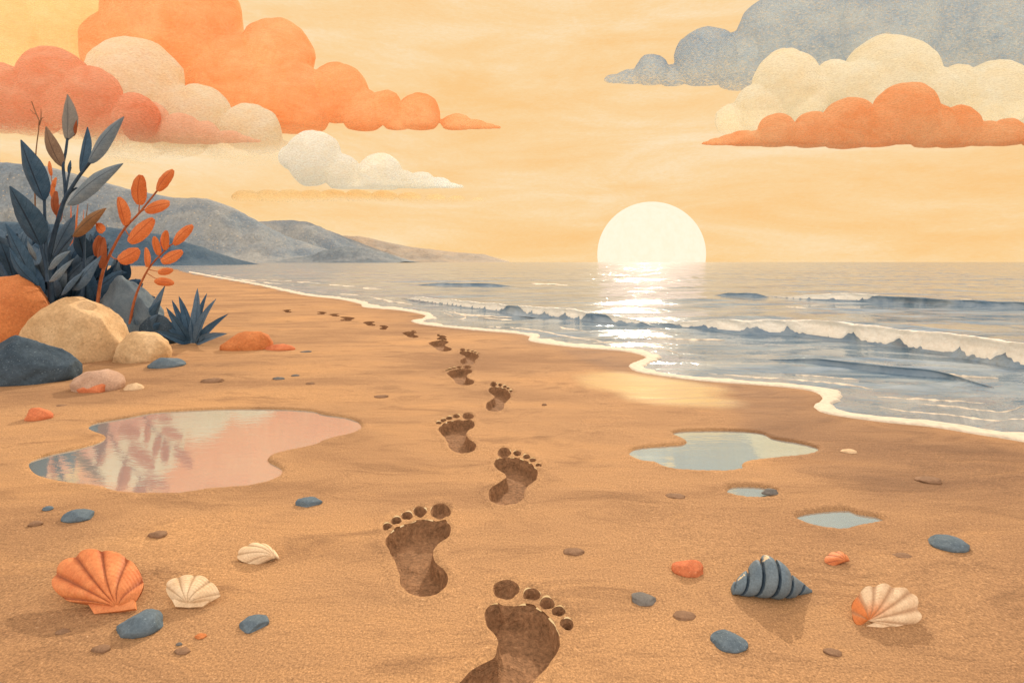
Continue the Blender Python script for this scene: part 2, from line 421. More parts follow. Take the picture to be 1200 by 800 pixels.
for pi, (sole, toes, label) in enumerate(prints):
    n = 90 if pi < 7 else 40
    s = np.array([G(*q)[:2] for q in catmull(sole, True, 6)])
    s = resample(s, n, True)
    jit = np.array([[mnoise.noise(Vector((x*60, y*60, 3))), mnoise.noise(Vector((x*60, y*60, 9)))] for x, y in s])*(.0022 if pi < 7 else .004)
    s = s+jit
    ts = []
    for cx, cy, rx, ry in toes:
        a = np.linspace(0, 2*math.pi, 28, endpoint=False)
        ts.append(np.array([G(cx+rx*math.cos(q)*(1+.05*math.sin(3*q+cx)), cy+ry*math.sin(q)*(1+.05*math.cos(2*q+cy)))[:2] for q in a]))
    foot_loops.append(s); foot_loops += ts
    foot_jobs.append((s, ts, label))

near_loops = foot_loops[:7*6]
def lip_z(p):
    """sand pushed up in a soft rim round each footprint"""
    z = np.zeros(len(p))
    for lp in foot_loops:
        lo, hi = lp.min(0)-.05, lp.max(0)+.05
        m = ((p >= lo) & (p <= hi)).all(1)
        if not m.any(): continue
        d = dist_poly(p[m], lp)
        nz_ = np.array([.7+.9*mnoise.noise(Vector((x*48, y*48, 2)))+.4*mnoise.noise(Vector((x*130, y*130, 6))) for x, y in p[m]])
        zz = LIP0*np.clip(1-d/.035, 0, 1)+.0042*np.clip(nz_, .1, 2)*np.exp(-((d-.010)/.008)**2)*np.clip(d/.004, 0, 1)
        zz = np.where(d > .035, 0, zz)
        z[m] = np.maximum(z[m], zz)
    return z
def sand_z(p):
    s = sea_signed(p)
    z = np.where(s > 0, -np.minimum(s*.22, .02+s*.06).clip(0, 1.2), 0.0)
    und = np.array([mnoise.noise(Vector((x*2.2, y*2.2, 0)))*.006+mnoise.noise(Vector((x*.5, y*.5, 5)))*.012 for x, y in p])
    # keep trail, pools and swash line level
    far = np.clip(dist_poly(p, shore, False)/.6, 0, 1)
    for k in PUDW:
        far = np.minimum(far, np.clip((dist_poly(p, PUDW[k])-.03)/.25, 0, 1)*(~pip(p, PUDW[k])))
    trail = np.array([G(x, y)[:2] for x, y in [(597,760),(490,645),(600,560),(533,508),(585,465),(537,440),(548,418),(512,404),(478,391),(400,372),(335,364)]])
    far = np.minimum(far, np.clip((dist_poly(p, trail, False)-.18)/.4, 0, 1))
    return z+und*far*(s <= 0)

ys = [-30, -8, -3, -1, -.3, .05]
y = .3
while y < 130: ys.append(y); y *= 1.022
pts = []
for yy in ys:
    for px in np.arange(-1500, 2701, 14):
        x = (px-600)/F*max(yy, .5)
        j = .25*14/F*max(yy, .5)
        pts.append((x+random.uniform(-j, j), yy*(1+random.uniform(-.004, .004))))
pts = np.array(pts)
keep = np.ones(len(pts), bool)
for lp in foot_loops+list(PUDW.values()):
    lo, hi = lp.min(0), lp.max(0); m = ((pts >= lo) & (pts <= hi)).all(1)
    if m.any():
        idx = np.where(m)[0]; keep[idx[pip(pts[idx], lp)]] = False
pts = pts[keep]
V = [tuple(p) for p in pts]
V += [(-2600, -400), (2600, -400), (2600, 400), (-2600, 400), (-900, 130), (900, 130)]
E = []
def add_loop(lp):
    b = len(V); V.extend([tuple(q) for q in lp]); n = len(lp)
    E.extend([(b+i, b+(i+1) % n) for i in range(n)])
def offset(lp, d):
    e = np.roll(lp, -1, 0)-np.roll(lp, 1, 0); nrm = np.stack([e[:, 1], -e[:, 0]], 1); nrm /= np.linalg.norm(nrm, axis=1)[:, None]+1e-12
    area = .5*np.sum(lp[:, 0]*np.roll(lp[:, 1], -1)-np.roll(lp[:, 0], -1)*lp[:, 1])
    return lp+nrm*d*(1 if area > 0 else -1)
for i, lp in enumerate(foot_loops):
    add_loop(lp)
    if i < 7*6:
        for d in (.004, .008, .014, .022): V.extend([tuple(q) for q in offset(lp, d)])
for k, lp in PUDW.items():
    add_loop(lp)
    V.extend([tuple(q) for q in offset(lp, -.006)]); V.extend([tuple(q) for q in offset(lp, -.012)])
    V.extend([tuple(q) for q in offset(lp, .012)]); V.extend([tuple(q) for q in offset(lp, .03)])
    lo, hi = lp.min(0), lp.max(0)
    ins = np.array([(a, b) for a in np.linspace(lo[0], hi[0], 14) for b in np.linspace(lo[1], hi[1], 14)])
    ins = ins[pip(ins, lp)]; ins = ins[dist_poly(ins, lp) > .02]
    V.extend([tuple(q) for q in ins])
sh_near = shore[:]
for d in (0, ):
    V.extend([tuple(q) for q in sh_near])
cv, ce, cf, *_ = delaunay_2d_cdt([Vector(q) for q in V], E, [], 0, 1e-7)
sv = np.array([(v.x, v.y) for v in cv]); sf = np.array([list(f) for f in cf if len(f) == 3])
cen = sv[sf].mean(1); drop = np.zeros(len(sf), bool)
for lp in foot_loops:
    lo, hi = lp.min(0), lp.max(0); idx = np.where(((cen >= lo) & (cen <= hi)).all(1))[0]
    if len(idx): drop[idx[pip(cen[idx], lp)]] = True
sf = sf[~drop]
a_ = sv[sf[:, 1]]-sv[sf[:, 0]]; b_ = sv[sf[:, 2]]-sv[sf[:, 0]]
flip = (a_[:, 0]*b_[:, 1]-a_[:, 1]*b_[:, 0]) < 0
sf[flip] = sf[flip][:, ::-1]
sz = sand_z(sv)+lip_z(sv)
for k, lp in PUDW.items():
    lo, hi = lp.min(0)-.05, lp.max(0)+.05; idx = np.where(((sv >= lo) & (sv <= hi)).all(1))[0]
    q = sv[idx]; ins = pip(q, lp); d = dist_poly(q, lp)
    onl = d < 1e-5
    sz[idx] = np.where(ins & ~onl, -.013*sstep(0, .010, d), sz[idx]+.0025*np.exp(-((d-.012)/.012)**2)*(~ins))
sand = mesh_obj('sand', np.c_[sv, sz], sf, M['sand']); tag(sand, kind='structure')
# damp and painted shade on the sand: a damp belt along the swash line, darkened corners, and a thin film of water left by the last wave
def px_of(p):
    Y = np.maximum(p[:, 1], .05); return np.c_[600+p[:, 0]/Y*F, HOR+H/Y*F]
belt = np.array([G(*q)[:2] for q in catmull([(560,389),(620,399),(690,425),(735,445),(790,450),(838,455),(856,462),(842,472),(866,488),(868,503),(905,520),(900,540),(940,552),(990,562),(1004,574),(1010,584),(1050,592),(1130,592),(1200,600),(1320,640),(1800,740)], sub=5)])
wet_poly = np.vstack([belt, shore[::-1][:len(shore)-13*6]])
film_poly = np.array([G(*q)[:2] for q in catmull([(682,442),(720,436),(760,441),(812,448),(850,456),(836,464),(862,470),(852,476),(800,474),(740,468),(725,460),(690,452)], True, 5)])
def soft(poly, w):
    ins = pip(sv, poly); d = dist_poly(sv, poly); return np.clip(.5+np.where(ins, d, -d)/w*.5, 0, 1)
sd = sea_signed(sv)
wet_shade = np.maximum(soft(wet_poly, .05), np.exp(-np.clip(-sd, 0, 9)/(.06+.012*np.abs(sv[:, 1])))*.9)
film = soft(film_poly, .045)
for pol, wt in (([(-120,600),(-20,598),(40,640),(52,690),(110,735),(190,772),(260,800),(300,860),(-120,900)], .65), ([(1300,640),(1190,668),(1150,720),(1090,758),(1000,790),(980,860),(1300,900)], .55), ([(-60,455),(60,452),(130,436),(215,420),(300,418),(320,428),(220,446),(120,470),(30,468),(-60,475)], .55)):  # soft vignette shade painted into the lower corners and along the boulders' foot
    pw_ = np.array([G(*q)[:2] for q in catmull(pol, True, 5)]); wet_shade = np.maximum(wet_shade, soft(pw_, .16)*wt)
for nm, arr in (('wetness_shade', wet_shade), ('film', film)):
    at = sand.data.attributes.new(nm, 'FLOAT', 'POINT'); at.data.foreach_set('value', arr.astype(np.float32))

def print_mesh(name, lp, depth, parent, spacing):
    lo, hi = lp.min(0), lp.max(0)
    gx = np.arange(lo[0], hi[0], spacing); gy = np.arange(lo[1], hi[1], spacing)
    g = np.array([(a+random.uniform(-.2, .2)*spacing, b+random.uniform(-.2, .2)*spacing) for a in gx for b in gy])
    g = g[pip(g, lp)]; g = g[dist_poly(g, lp) > spacing*.4] if len(g) else g
    vv = [tuple(q) for q in lp]+[tuple(q) for q in g]; n = len(lp)
    cv, ce, cf, *_ = delaunay_2d_cdt([Vector(q) for q in vv], [(i, (i+1) % n) for i in range(n)], [], 1, 1e-9)
    p = np.array([(v.x, v.y) for v in cv]); d = dist_poly(p, lp)
    inset = min(.007, .35*min(hi-lo))
    z = LIP0-.0022*math.exp(-(8/7)**2)*0 - depth*sstep(-.0005, inset, d)*(d > 1e-6)
    z0 = LIP0
    z = np.where(d <= 1e-6, z0, z)
    z += np.array([mnoise.noise(Vector((x*55, y*55, 1))) for x, y in p])*.0022*np.clip(d/.01, 0, 1)
    fs = []
    for f in cf:
        f = list(f); a, b, c = p[f[0]], p[f[1]], p[f[2]]
        if (b[0]-a[0])*(c[1]-a[1])-(b[1]-a[1])*(c[0]-a[0]) < 0: f = f[::-1]
        fs.append(f)
    return mesh_obj(name, np.c_[p, z], fs, M['print'], parent)
for i, (s, ts, label) in enumerate(foot_jobs):
    c = s.mean(0)
    t = thing('footprint', (c[0], c[1], 0), label, 'footprint', 'footprints pressed into the sand in one trail')
    sp = max(.004, (s.max(0)-s.min(0)).min()/34)
    print_mesh('sole_print', s, .032 if i < 7 else .035, t, sp)
    for tl in ts: print_mesh('toe_print', tl, .019, t, max(.0022, (tl.max(0)-tl.min(0)).min()/9))

pl = {'a': 'largest tide pool, mirroring the dark shrub beside the boulders', 'b': 'wide pale tide pool nearest the surf on the right',
      'c': 'smallest puddle, with a grey pebble on its right rim', 'd': 'small oval puddle, farthest right, above the grey spiral shell'}
for k, lp in PUDW.items():
    q = offset(lp, -.0035)
    cv, ce, cf, *_ = delaunay_2d_cdt([Vector(v) for v in q], [(i, (i+1) % len(q)) for i in range(len(q))], [], 1, 1e-9)
    fs = []
    pp = np.array([(v.x, v.y) for v in cv])
    for f in cf:
        f = list(f); a, b, c = pp[f[0]], pp[f[1]], pp[f[2]]
        if (b[0]-a[0])*(c[1]-a[1])-(b[1]-a[1])*(c[0]-a[0]) < 0: f = f[::-1]
        fs.append(f)
    o = mesh_obj('puddle', np.c_[pp, np.full(len(pp), -.005)], fs, M['puddle'], smooth=False)
    tag(o, pl[k], 'puddle', 'puddles left on the sand', 'structure')

# ------------------------------------------------------------------ sea
ang = np.radians(np.linspace(-78, 84, 560)); rad = .9*np.exp(np.linspace(0, math.log(5200/.9), 420))
A, R_ = np.meshgrid(ang, rad)
sx, sy = (R_*np.sin(A)).ravel(), (R_*np.cos(A)).ravel()
sp = np.c_[sx, sy]
sdist = np.full(len(sp), 50.0); nr = sp[:, 1] < 60
nr &= np.hypot(sx, sy) < 90
sdist[nr] = sea_signed(sp[nr])
amp = np.clip(sdist/1.2, 0, 1)*np.clip(1-(np.hypot(sx, sy)-60)/300, 0, 1)
# long low swells rolling in, roughly parallel to the shore
zz = np.zeros(len(sp))
for wl, a, dirx, ph in ((1.05, .011, -.34, 0), (.62, .006, -.5, 1.3), (2.3, .018, -.22, 2.1), (.37, .003, -.1, .7)):
    n_ = math.hypot(1, dirx); u = (sy-dirx*0+dirx*sx*1.0)/n_
    w = np.array([mnoise.noise(Vector((x*.35/wl, yy*.5/wl, ph))) if m else 0 for x, yy, m in zip(sx, sy, amp > 0)])
    zz += a*np.sin(2*math.pi*u/wl+ph+3.2*w)*(.55+.9*w)
cells = [f for f in grid_faces(len(rad), len(ang)) if max(sdist[list(f)]) > -.10]
sea = mesh_obj('sea', np.c_[sx, sy, SEA_Z+zz*amp], [f[::-1] for f in cells], M['sea']); tag(sea, kind='structure')

# ------------------------------------------------------------------ surf
def ribbon(top_px, bot_px, n, thick, seed, jag=.25, m=9):
    """lumpy foam lying between two pixel lines on the water"""
    T = resample(catmull(top_px, sub=6), n); B = resample(catmull(bot_px, sub=6), n)
    vs = []
    for i in range(n):
        a = G(*T[i]); b = G(*B[i]); w = np.linalg.norm(a-b)
        for j in range(m):
            s = j/(m-1)
            e0 = jag*w*mnoise.noise(Vector((a[0]*9, a[1]*9, seed))); e1 = jag*w*mnoise.noise(Vector((b[0]*9, b[1]*9, seed+5)))
            q = a*(1-s)+b*s; dirn = (a-b)/max(w, 1e-9)
            q = q+dirn*(e0*(1-s)+e1*s)
            end = min(1, i/6, (n-1-i)/6)
            hh = thick*max(0, 4*s*(1-s))**.6*(.75+.5*mnoise.noise(Vector((q[0]*25, q[1]*25, seed))))*end
            vs.append((q[0], q[1], SEA_Z-.001+max(hh, -.0005)+(0 if 0 < j < m-1 else -.004)))
    return vs, grid_faces(n, m)
def merge(parts):
    V, Fc = [], []
    for v, f in parts:
        o = len(V); V += list(v); Fc += [tuple(i+o for i in q) for q in f]
    return V, Fc
sp_ = shore_px[1:]
inn = [(222,317.5),(260,324),(300,331),(336,338),(365,344),(400,347.5),(428,352),(440,356),(480,361),(505,366.5),(512,372),(500,375),(520,379),(565,384),(605,387),(632,391),(642,396),(690,402),(750,408),(778,415),(776,421),(768,427),(773,432),(792,437.5),(840,442.5),(905,447),(965,452.5),(992,459),(990,467),(982,472),(1000,479),(1045,486.5),(1100,491.5),(1155,499.5),(1200,503),(1285,517),(1410,540),(1720,580)]
def ribbon2(A_, B_, thick, seed, m=11, sub=26):
    A_, B_ = catmull(A_, sub=sub), catmull(B_, sub=sub); n = len(A_); vs = []
    for i in range(n):
        a, b = G(*A_[i]), G(*B_[i]); w = np.linalg.norm(a-b); dirn = (a-b)/max(w, 1e-9)
        e0 = w*(.34*mnoise.noise(Vector((a[0]*6, a[1]*6, seed)))+.22*mnoise.noise(Vector((a[0]*21, a[1]*21, seed+2))))
        e1 = w*(.05*mnoise.noise(Vector((b[0]*9, b[1]*9, seed+5)))+.05*mnoise.noise(Vector((b[0]*30, b[1]*30, seed+7))))
        for j in range(m):
            q_ = j/(m-1); q = a*(1-q_)+b*q_+dirn*(e0*(1-q_)+e1*q_)
            hh = thick*max(0, 4*q_*(1-q_))**.5*(.5+.5*q_)*(.8+.5*mnoise.noise(Vector((q[0]*28, q[1]*28, seed))))
            vs.append((q[0], q[1], -.001+hh if 0 < j < m-1 else -.009))
    return vs, grid_faces(n, m)
inn2 = [(o_[0]+.82*(q[0]-o_[0]), o_[1]+.82*(q[1]-o_[1])) for q, o_ in zip(inn, sp_)]
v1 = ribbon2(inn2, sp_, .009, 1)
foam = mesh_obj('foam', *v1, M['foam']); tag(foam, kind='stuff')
streaks = [
 ([(244,320),(290,328),(345,334)], 1.6), ([(300,327.5),(355,330),(410,335),(470,341)], 2.0), ([(618,331.5),(645,332.5),(672,335)], 1.6),
 ([(920,358),(960,361),(1002,357.5)], 1.5), ([(1028,463),(1080,466),(1155,470.5)], 2), ([(905,417),(950,421),(960,420)], 1.6),
 ([(740,392),(790,396),(850,397)], 1.6), ([(1040,349),(1090,352),(1140,350)], 1.4), ([(560,370),(620,377),(690,388)], 1.6),
 ([(690,400),(760,404),(800,402)], 1.8), ([(500,360),(540,367),(600,371)], 1.5), ([(1075,432),(1120,438),(1170,441)], 1.8)]
sparts = []
for k, (lo_, hi_, off_) in enumerate([(12, 18, 1.9), (16, 21, 1.7), (23, 28, 2.0), (24, 27, 3.1), (30, 36, 1.9), (31, 35, 3.0), (4, 11, 2.1), (8, 12, 2.9)]):
    ln = [(o_[0]+off_*(q[0]-o_[0]), o_[1]+off_*(q[1]-o_[1])) for q, o_ in list(zip(inn, sp_))[lo_:hi_]]
    streaks.append((ln, 1.7+.8*(ln[-1][1] > 440)))
for k, (ln, w) in enumerate(streaks):
    c = resample(catmull(ln, sub=8), 70)
    tp_, bt_ = [], []
    for i, q in enumerate(c):
        e = math.sin(math.pi*i/69)**.6
        th_ = w*e*max(.08, .55+1.1*mnoise.noise(Vector((q[0]*.11, k*3.7, 0)))+.5*mnoise.noise(Vector((q[0]*.4, k, 2))))
        dy = .7*mnoise.noise(Vector((q[0]*.09, k*1.9, 5)))
        tp_.append((q[0], q[1]+dy-th_*.6)); bt_.append((q[0], q[1]+dy+th_*.6))
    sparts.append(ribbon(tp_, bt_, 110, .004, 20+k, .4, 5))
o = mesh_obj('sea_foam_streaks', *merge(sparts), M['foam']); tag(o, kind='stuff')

def wave(label, base_px, crest_dy, foam_span, n=150, seed=0, foam_top=1.0):
    """a breaking wave: steep face towards the beach, gentle back, foam along its crest"""
    B = resample(catmull(base_px, sub=8), n)
    prof = []          # (offset towards sea in units of h, height in units of h): from the beach side over the crest to the back
    for q in ((-.25, -.12), (-.02, -.02), (.18, .16), (.30, .36), (.36, .56), (.36, .75), (.30, .90), (.30, .985), (.42, 1.0), (.65, .95), (1.0, .80), (1.5, .58), (2.2, .33), (3.0, .13), (3.9, 0), (4.6, -.1)): prof.append(q)
    prof = np.array(prof)
    base = G(600, 900)
    pts = [G(*b) for b in B]
    c = pts[n//2]
    t = thing('breaking_wave', (c[0], c[1], SEA_Z), label, 'wave', 'small waves breaking towards the beach')
    rows = []; hs = []
    for i in range(n):
        p = pts[i]; d = pts[min(n-1, i+1)]-pts[max(0, i-1)]; nrm = np.array([-d[1], d[0], 0]); nrm /= np.linalg.norm(nrm)
        if nrm[1] < 0: nrm = -nrm
        s = i/(n-1)
        hgt = crest_dy(s)/F*p[1]*(1+.18*mnoise.noise(Vector((p[0]*4.5, p[1]*2, seed))))
        hs.append(hgt)
        row = []
        for k, (o, z) in enumerate(prof):
            wob = .10*hgt*mnoise.noise(Vector((p[0]*7+k*.35, p[1]*7, seed+4)))
            q = p+nrm*(o*hgt+wob); row.append((q[0], q[1], SEA_Z+max(z, -.12)*hgt*1.0 - (.004 if z < 0 else 0)))
        rows.append(row)
    m = len(prof)
    mesh_obj('wave_face', [q for r in rows for q in r], [f[::-1] for f in grid_faces(n, m)], M['sea'], t)
    # foam: a thick lumpy lip from behind the crest down the face with a ragged lower edge
    for (s0, s1, amt) in foam_span:
        i0, i1 = int(s0*(n-1)), int(s1*(n-1)); nn = (i1-i0)*3+1; mm = 17
        vs = []; arc = 0.0; prev = None
        for a in range(nn):
            fi = i0+a/3; i = min(n-2, int(fi)); fr = fi-i
            row = np.array(rows[i])*(1-fr)+np.array(rows[min(n-1, i+1)])*fr
            hgt = hs[i]*(1-fr)+hs[min(n-1, i+1)]*fr
            e = min(1, a/16, (nn-1-a)/16)**.7
            px_ = row[8]
            if prev is not None: arc += float(np.linalg.norm(px_-prev))
            prev = px_
            lob = abs(math.sin(math.pi*(arc/(2.3*max(hgt, .05))+.55*mnoise.noise(Vector((arc*2.1, seed, 0))))))**.6
            drop = amt*(.58+.40*lob+.15*mnoise.noise(Vector((arc*11, seed+7, 2)))+.15*mnoise.noise(Vector((arc*34, seed+9, 2))))*e
            drop = float(np.clip(drop, .03, .98))
            t0 = 8-drop*6.2; t1 = 8+.7+1.0*foam_top*(.6+.5*mnoise.noise(Vector((arc*6, seed, 8))))*e
            for b in range(mm):
                u = t0+(t1-t0)*b/(mm-1); k = int(min(m-2, u)); f_ = u-k
                q = row[k]*(1-f_)+row[k+1]*f_
                lump = max(.28, .45+.75*lob+.45*mnoise.noise(Vector((arc*7, b*.22, seed)))+.3*mnoise.noise(Vector((arc*22, b*.6, seed))))
                out = hgt*.17*max(0, math.sin(math.pi*b/(mm-1)))**.5*lump*(.2+.8*e)
                vs.append((q[0]-out*.25, q[1]-out*.75, q[2]+out*.7-.001))
        fo = mesh_obj('foam_crest', vs, [f[::-1] for f in grid_faces(nn, mm)], M['crest_foam'], t)
    return t
bell = lambda s, a, b: float(sstep(0, a, s)*sstep(0, b, 1-s))
wave('long foaming breaker rolling in at right below the sun path', [(762,379),(820,385),(880,390),(930,392),(985,399),(1050,407),(1110,416),(1200,431),(1320,452),(1480,480)],
     lambda s: np.interp(s, [0, .08, .2, .35, .55, 1], [3, 11, 16, 20, 26, 34])*min(1, .35+s*6), [(.03, .31, 1.1), (.265, 1.0, 1.05)], 220, 3, 1.3)
wave('low far breaker near the horizon at right, foam only at its left end', [(880,344),(930,349.5),(1000,352.5),(1060,356),(1120,359.5),(1200,362),(1330,369),(1500,380)],
     lambda s: 8.5*bell(s, .2, .05), [(.02, .24, 1.15)], 160, 5)
wave('low breaker left of the sun path with broken foam on its crest', [(470,349),(520,357),(580,364.5),(640,371),(700,377.5),(768,381.5)],
     lambda s: np.interp(s, [0, .3, .7, 1], [4, 8, 12, 5])*bell(s, .08, .08), [(.0, .42, 1.15), (.45, .74, 1.0), (.8, .97, .9)], 150, 8)
wave('thin dark swell crossing the shallows at right without foam', [(882,419),(940,425),(1000,431),(1060,437),(1110,441),(1165,452)],
     lambda s: 8*bell(s, .3, .35), [], 120, 11)
wave('faint short swell far out left of the sun', [(485,333),(530,334.5),(570,335),(610,336)], lambda s: 3*bell(s, .3, .3), [], 60, 13)
wave('faint short swell far out right of the sun', [(836,345.5),(870,347),(905,348)], lambda s: 4*bell(s, .3, .3), [], 60, 15)

# ------------------------------------------------------------------ hills
def hill(name, label, sil, base_py, Y, depth, mat, seed, rough=1.0, behind=1.4):
    sil = np.array(sil, float); n = 170
    xs = np.linspace(sil[0, 0], sil[-1, 0], n); tops = np.interp(xs, sil[:, 0], sil[:, 1])
    Yb = Y; m = 22; vs = []
    sc = 600/Y
    for i in range(n):
        jag = rough*(.9*mnoise.noise(Vector((xs[i]*.13, seed, 0)))+.7*mnoise.noise(Vector((xs[i]*.4, seed, 3))))
        tp = min(tops[i]+jag, base_py-.2)
        ridge = P(xs[i], tp, Yb+depth)
        for j in range(m):
            s = j/(m-1)
            if s <= .7:
                u = s/.7; yy = Yb+depth*u; prof = u**.8*.55+.45*sstep(0, 1, u)
            else:
                u = (s-.7)/.3; yy = Yb+depth+depth*behind*u; prof = 1-sstep(0, 1, u)
            z = (ridge[2]-SEA_Z)*prof
            x = (xs[i]-600)/F*(Yb+depth)
            q = Vector((x*sc*.05, yy*sc*.05, seed))
            dz = (ridge[2]+.3)*.22*mnoise.fractal(q, 1, 2, 4)*min(1, 4*prof*(1-prof)+.0)
            vs.append((x, yy, SEA_Z-.4*(1 if j in (0, m-1) else 0)+max(z+dz, 0)))
    o = mesh_obj(name, vs, [f[::-1] for f in grid_faces(n, m)], mat); tag(o, label, 'hill', None, 'structure'); return o
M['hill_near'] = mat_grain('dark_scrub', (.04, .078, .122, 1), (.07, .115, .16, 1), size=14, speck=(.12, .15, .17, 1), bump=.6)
M['hill_dark'] = mat_grain('grey_blue_scrub', (.15, .185, .21, 1), (.23, .25, .26, 1), size=60, speck=(.34, .29, .21, 1), bump=.6)  # distance haze is put into this colour too
M['hill_mid'] = mat_grain('grey_hillside', (.185, .225, .26, 1), (.31, .315, .30, 1), size=90, speck=(.60, .46, .28, 1), bump=.6)  # distance haze is put into the colours of the farther hills
M['hill_far'] = mat_grain('hazy_tan_hillside', (.31, .28, .24, 1), (.42, .34, .25, 1), size=150, speck=(.6, .45, .28, 1), bump=.5)
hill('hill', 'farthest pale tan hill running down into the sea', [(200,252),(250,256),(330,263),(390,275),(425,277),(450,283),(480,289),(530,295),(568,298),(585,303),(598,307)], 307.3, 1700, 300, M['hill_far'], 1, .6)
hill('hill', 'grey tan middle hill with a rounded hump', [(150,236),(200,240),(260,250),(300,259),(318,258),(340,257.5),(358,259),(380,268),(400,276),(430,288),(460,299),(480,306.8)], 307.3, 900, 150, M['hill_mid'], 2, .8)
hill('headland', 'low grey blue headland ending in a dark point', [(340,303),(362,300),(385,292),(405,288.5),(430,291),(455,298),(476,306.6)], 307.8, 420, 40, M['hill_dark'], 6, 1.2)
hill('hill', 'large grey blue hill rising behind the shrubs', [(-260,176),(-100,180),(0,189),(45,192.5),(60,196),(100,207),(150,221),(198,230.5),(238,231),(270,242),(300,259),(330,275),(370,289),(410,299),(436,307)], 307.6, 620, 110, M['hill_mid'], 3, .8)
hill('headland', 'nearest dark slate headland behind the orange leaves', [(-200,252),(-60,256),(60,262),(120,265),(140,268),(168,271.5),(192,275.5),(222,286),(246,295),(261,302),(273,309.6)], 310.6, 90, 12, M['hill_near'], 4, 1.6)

# ------------------------------------------------------------------ clouds and sun
def cloud(label, circles, base_py, Y, mat, depth=.75, seed=0):
    cx = np.mean([c[0] for c in circles])
    c0 = P(cx, base_py, Y)
    bm = bmesh.new()
    for k, (x, yv, r) in enumerate(circles):
        w = P(x, yv, Y); rw = r/F*Y
        ret = bmesh.ops.create_icosphere(bm, subdivisions=4, radius=1)
        oy = random.uniform(-.25, .25)*rw
        for v in ret['verts']:
            d = v.co.copy()
            nz = 1+.07*mnoise.noise(d*1.6+Vector((k*3.1, seed, 0)))+.035*mnoise.noise(d*4+Vector((k, seed, 4)))+.02*mnoise.noise(d*10+Vector((k, seed, 8)))
            v.co = Vector((w[0]-c0[0]+d.x*rw*nz*(1 if r > 16 else (1+(16-r)/16*2.2)), oy+d.y*rw*depth*nz, max(w[2]-c0[2]+d.z*rw*nz, 0.0)))
    flat = []
    me = bpy.data.meshes.new('cloud'); bm.to_mesh(me); bm.free()
    me.polygons.foreach_set('use_smooth', [True]*len(me.polygons)); me.materials.append(mat)
    o = bpy.data.objects.new('cloud', me); COL.objects.link(o); o.location = Vector([float(q) for q in c0])
    rm = o.modifiers.new('union', 'REMESH'); rm.mode = 'VOXEL'; rm.voxel_size = 1.6/F*Y; rm.use_smooth_shade = True
    tag(o, label, 'cloud', 'flat based cumulus clouds at sunset'); return o
def pxm(d, Y): return d/F*Y
C = mat_cloud
ILL = (.98, .84, .70)     # typical light falling on the clouds; used to pick plausible albedos
def alb(r, g, b):
    c = lin(r, g, b); c = [c[i]/ILL[i] for i in range(3)]; k = min(1, .97/max(c)); return (c[0]*k, c[1]*k, c[2]*k, 1)
CL = {
 'orange': (alb(243,152,88), alb(252,190,132)), 'coral': (alb(242,146,98), alb(250,184,140)), 'cream': (alb(251,216,164), alb(254,232,196)),
 'dome': (alb(252,220,172), alb(255,234,198)), 'white': (alb(253,228,190), alb(255,240,216)), 'grey': (alb(140,152,160), alb(186,184,174)), 'amber': (alb(249,198,130), alb(253,214,154)), 'pink': (alb(246,178,134), alb(250,200,158))}
def cm(kind, Y, fade=None):
    c1, c2 = CL[kind]
    return C('cloud_'+kind, c1, c2, pxm(90, Y), fade, {'grey': .95, 'coral': .5}.get(kind, .4))
def fade(y0, y1, base, Y, amt=.85): return (pxm(base-y0, Y), pxm(base-y1, Y), amt)
cloud('large orange cloud tapering to the right across the upper left sky', [(205,28,76),(150,60,55),(322,64,43),(270,90,60),(340,120,48),(396,108,35),(425,130,26),(452,127,20),(492,134,24),(465,140,14),(535,144,11),(555,147,7),(570,149,4.5),(580,150,3),(230,130,40)], 151, 1900, cm('orange', 1900), seed=1)
cloud('pale amber cloud in the top left corner', [(20,20,70),(85,20,52),(-60,30,70),(110,35,30)], 95, 2100, cm('amber', 2100, fade(95, 50, 95, 2100, .95)), seed=2)
cloud('round topped cream cloud between the coral and the orange cloud', [(157,98,54),(200,140,44),(236,137,36),(296,160,36),(265,165,30),(330,180,16),(140,140,50)], 195, 1700, cm('cream', 1700, fade(193, 150, 195, 1700, .95)), seed=3)
cloud('coral red cloud behind the tip of the tall blue plant', [(8,118,40),(-50,120,50),(66,96,39),(40,125,36),(112,114,33),(95,130,35),(158,138,28),(130,145,26)], 168, 1450, cm('coral', 1450, fade(168, 138, 168, 1450, .8)), seed=4)
cloud('low pink cloud trailing right from the coral cloud', [(175,145,26),(215,158,24),(240,160,18),(268,162,9),(285,164,5),(298,165.5,3)], 167, 1500, cm('pink', 1500, fade(167, 150, 167, 1500, .35)), seed=5)
cloud('small white cloud with a long right tail above the hills', [(366,184,33),(345,185,15),(400,202,22),(445,206,27),(420,212,16),(472,213,13),(493,215,14),(512,217,9),(526,218.5,5),(536,219,3)], 220, 1400, cm('white', 1400), seed=6)
cloud('thin amber cloud streak below the small white cloud', [(290,232,9),(315,232,10),(340,231,9),(365,231,9),(390,230,8),(420,230,8),(450,230,7),(480,231,6),(510,232,5),(535,233,4),(560,234,3)], 236, 1600, cm('amber', 1600, fade(236, 226, 236, 1600, .8)), .9, seed=7)
cloud('big blue grey cloud filling the upper right corner', [(722,93,6),(740,91,10),(764,84,20),(790,90,16),(826,70,36),(858,75,24),(905,40,42),(880,70,40),(950,30,62),(1010,40,70),(1080,20,78),(1150,25,72),(1215,15,75),(1270,20,70),(970,75,40),(1130,60,40),(1190,60,36)], 97, 2200, cm('grey', 2200, fade(97, 75, 97, 2200, .25)), seed=8)
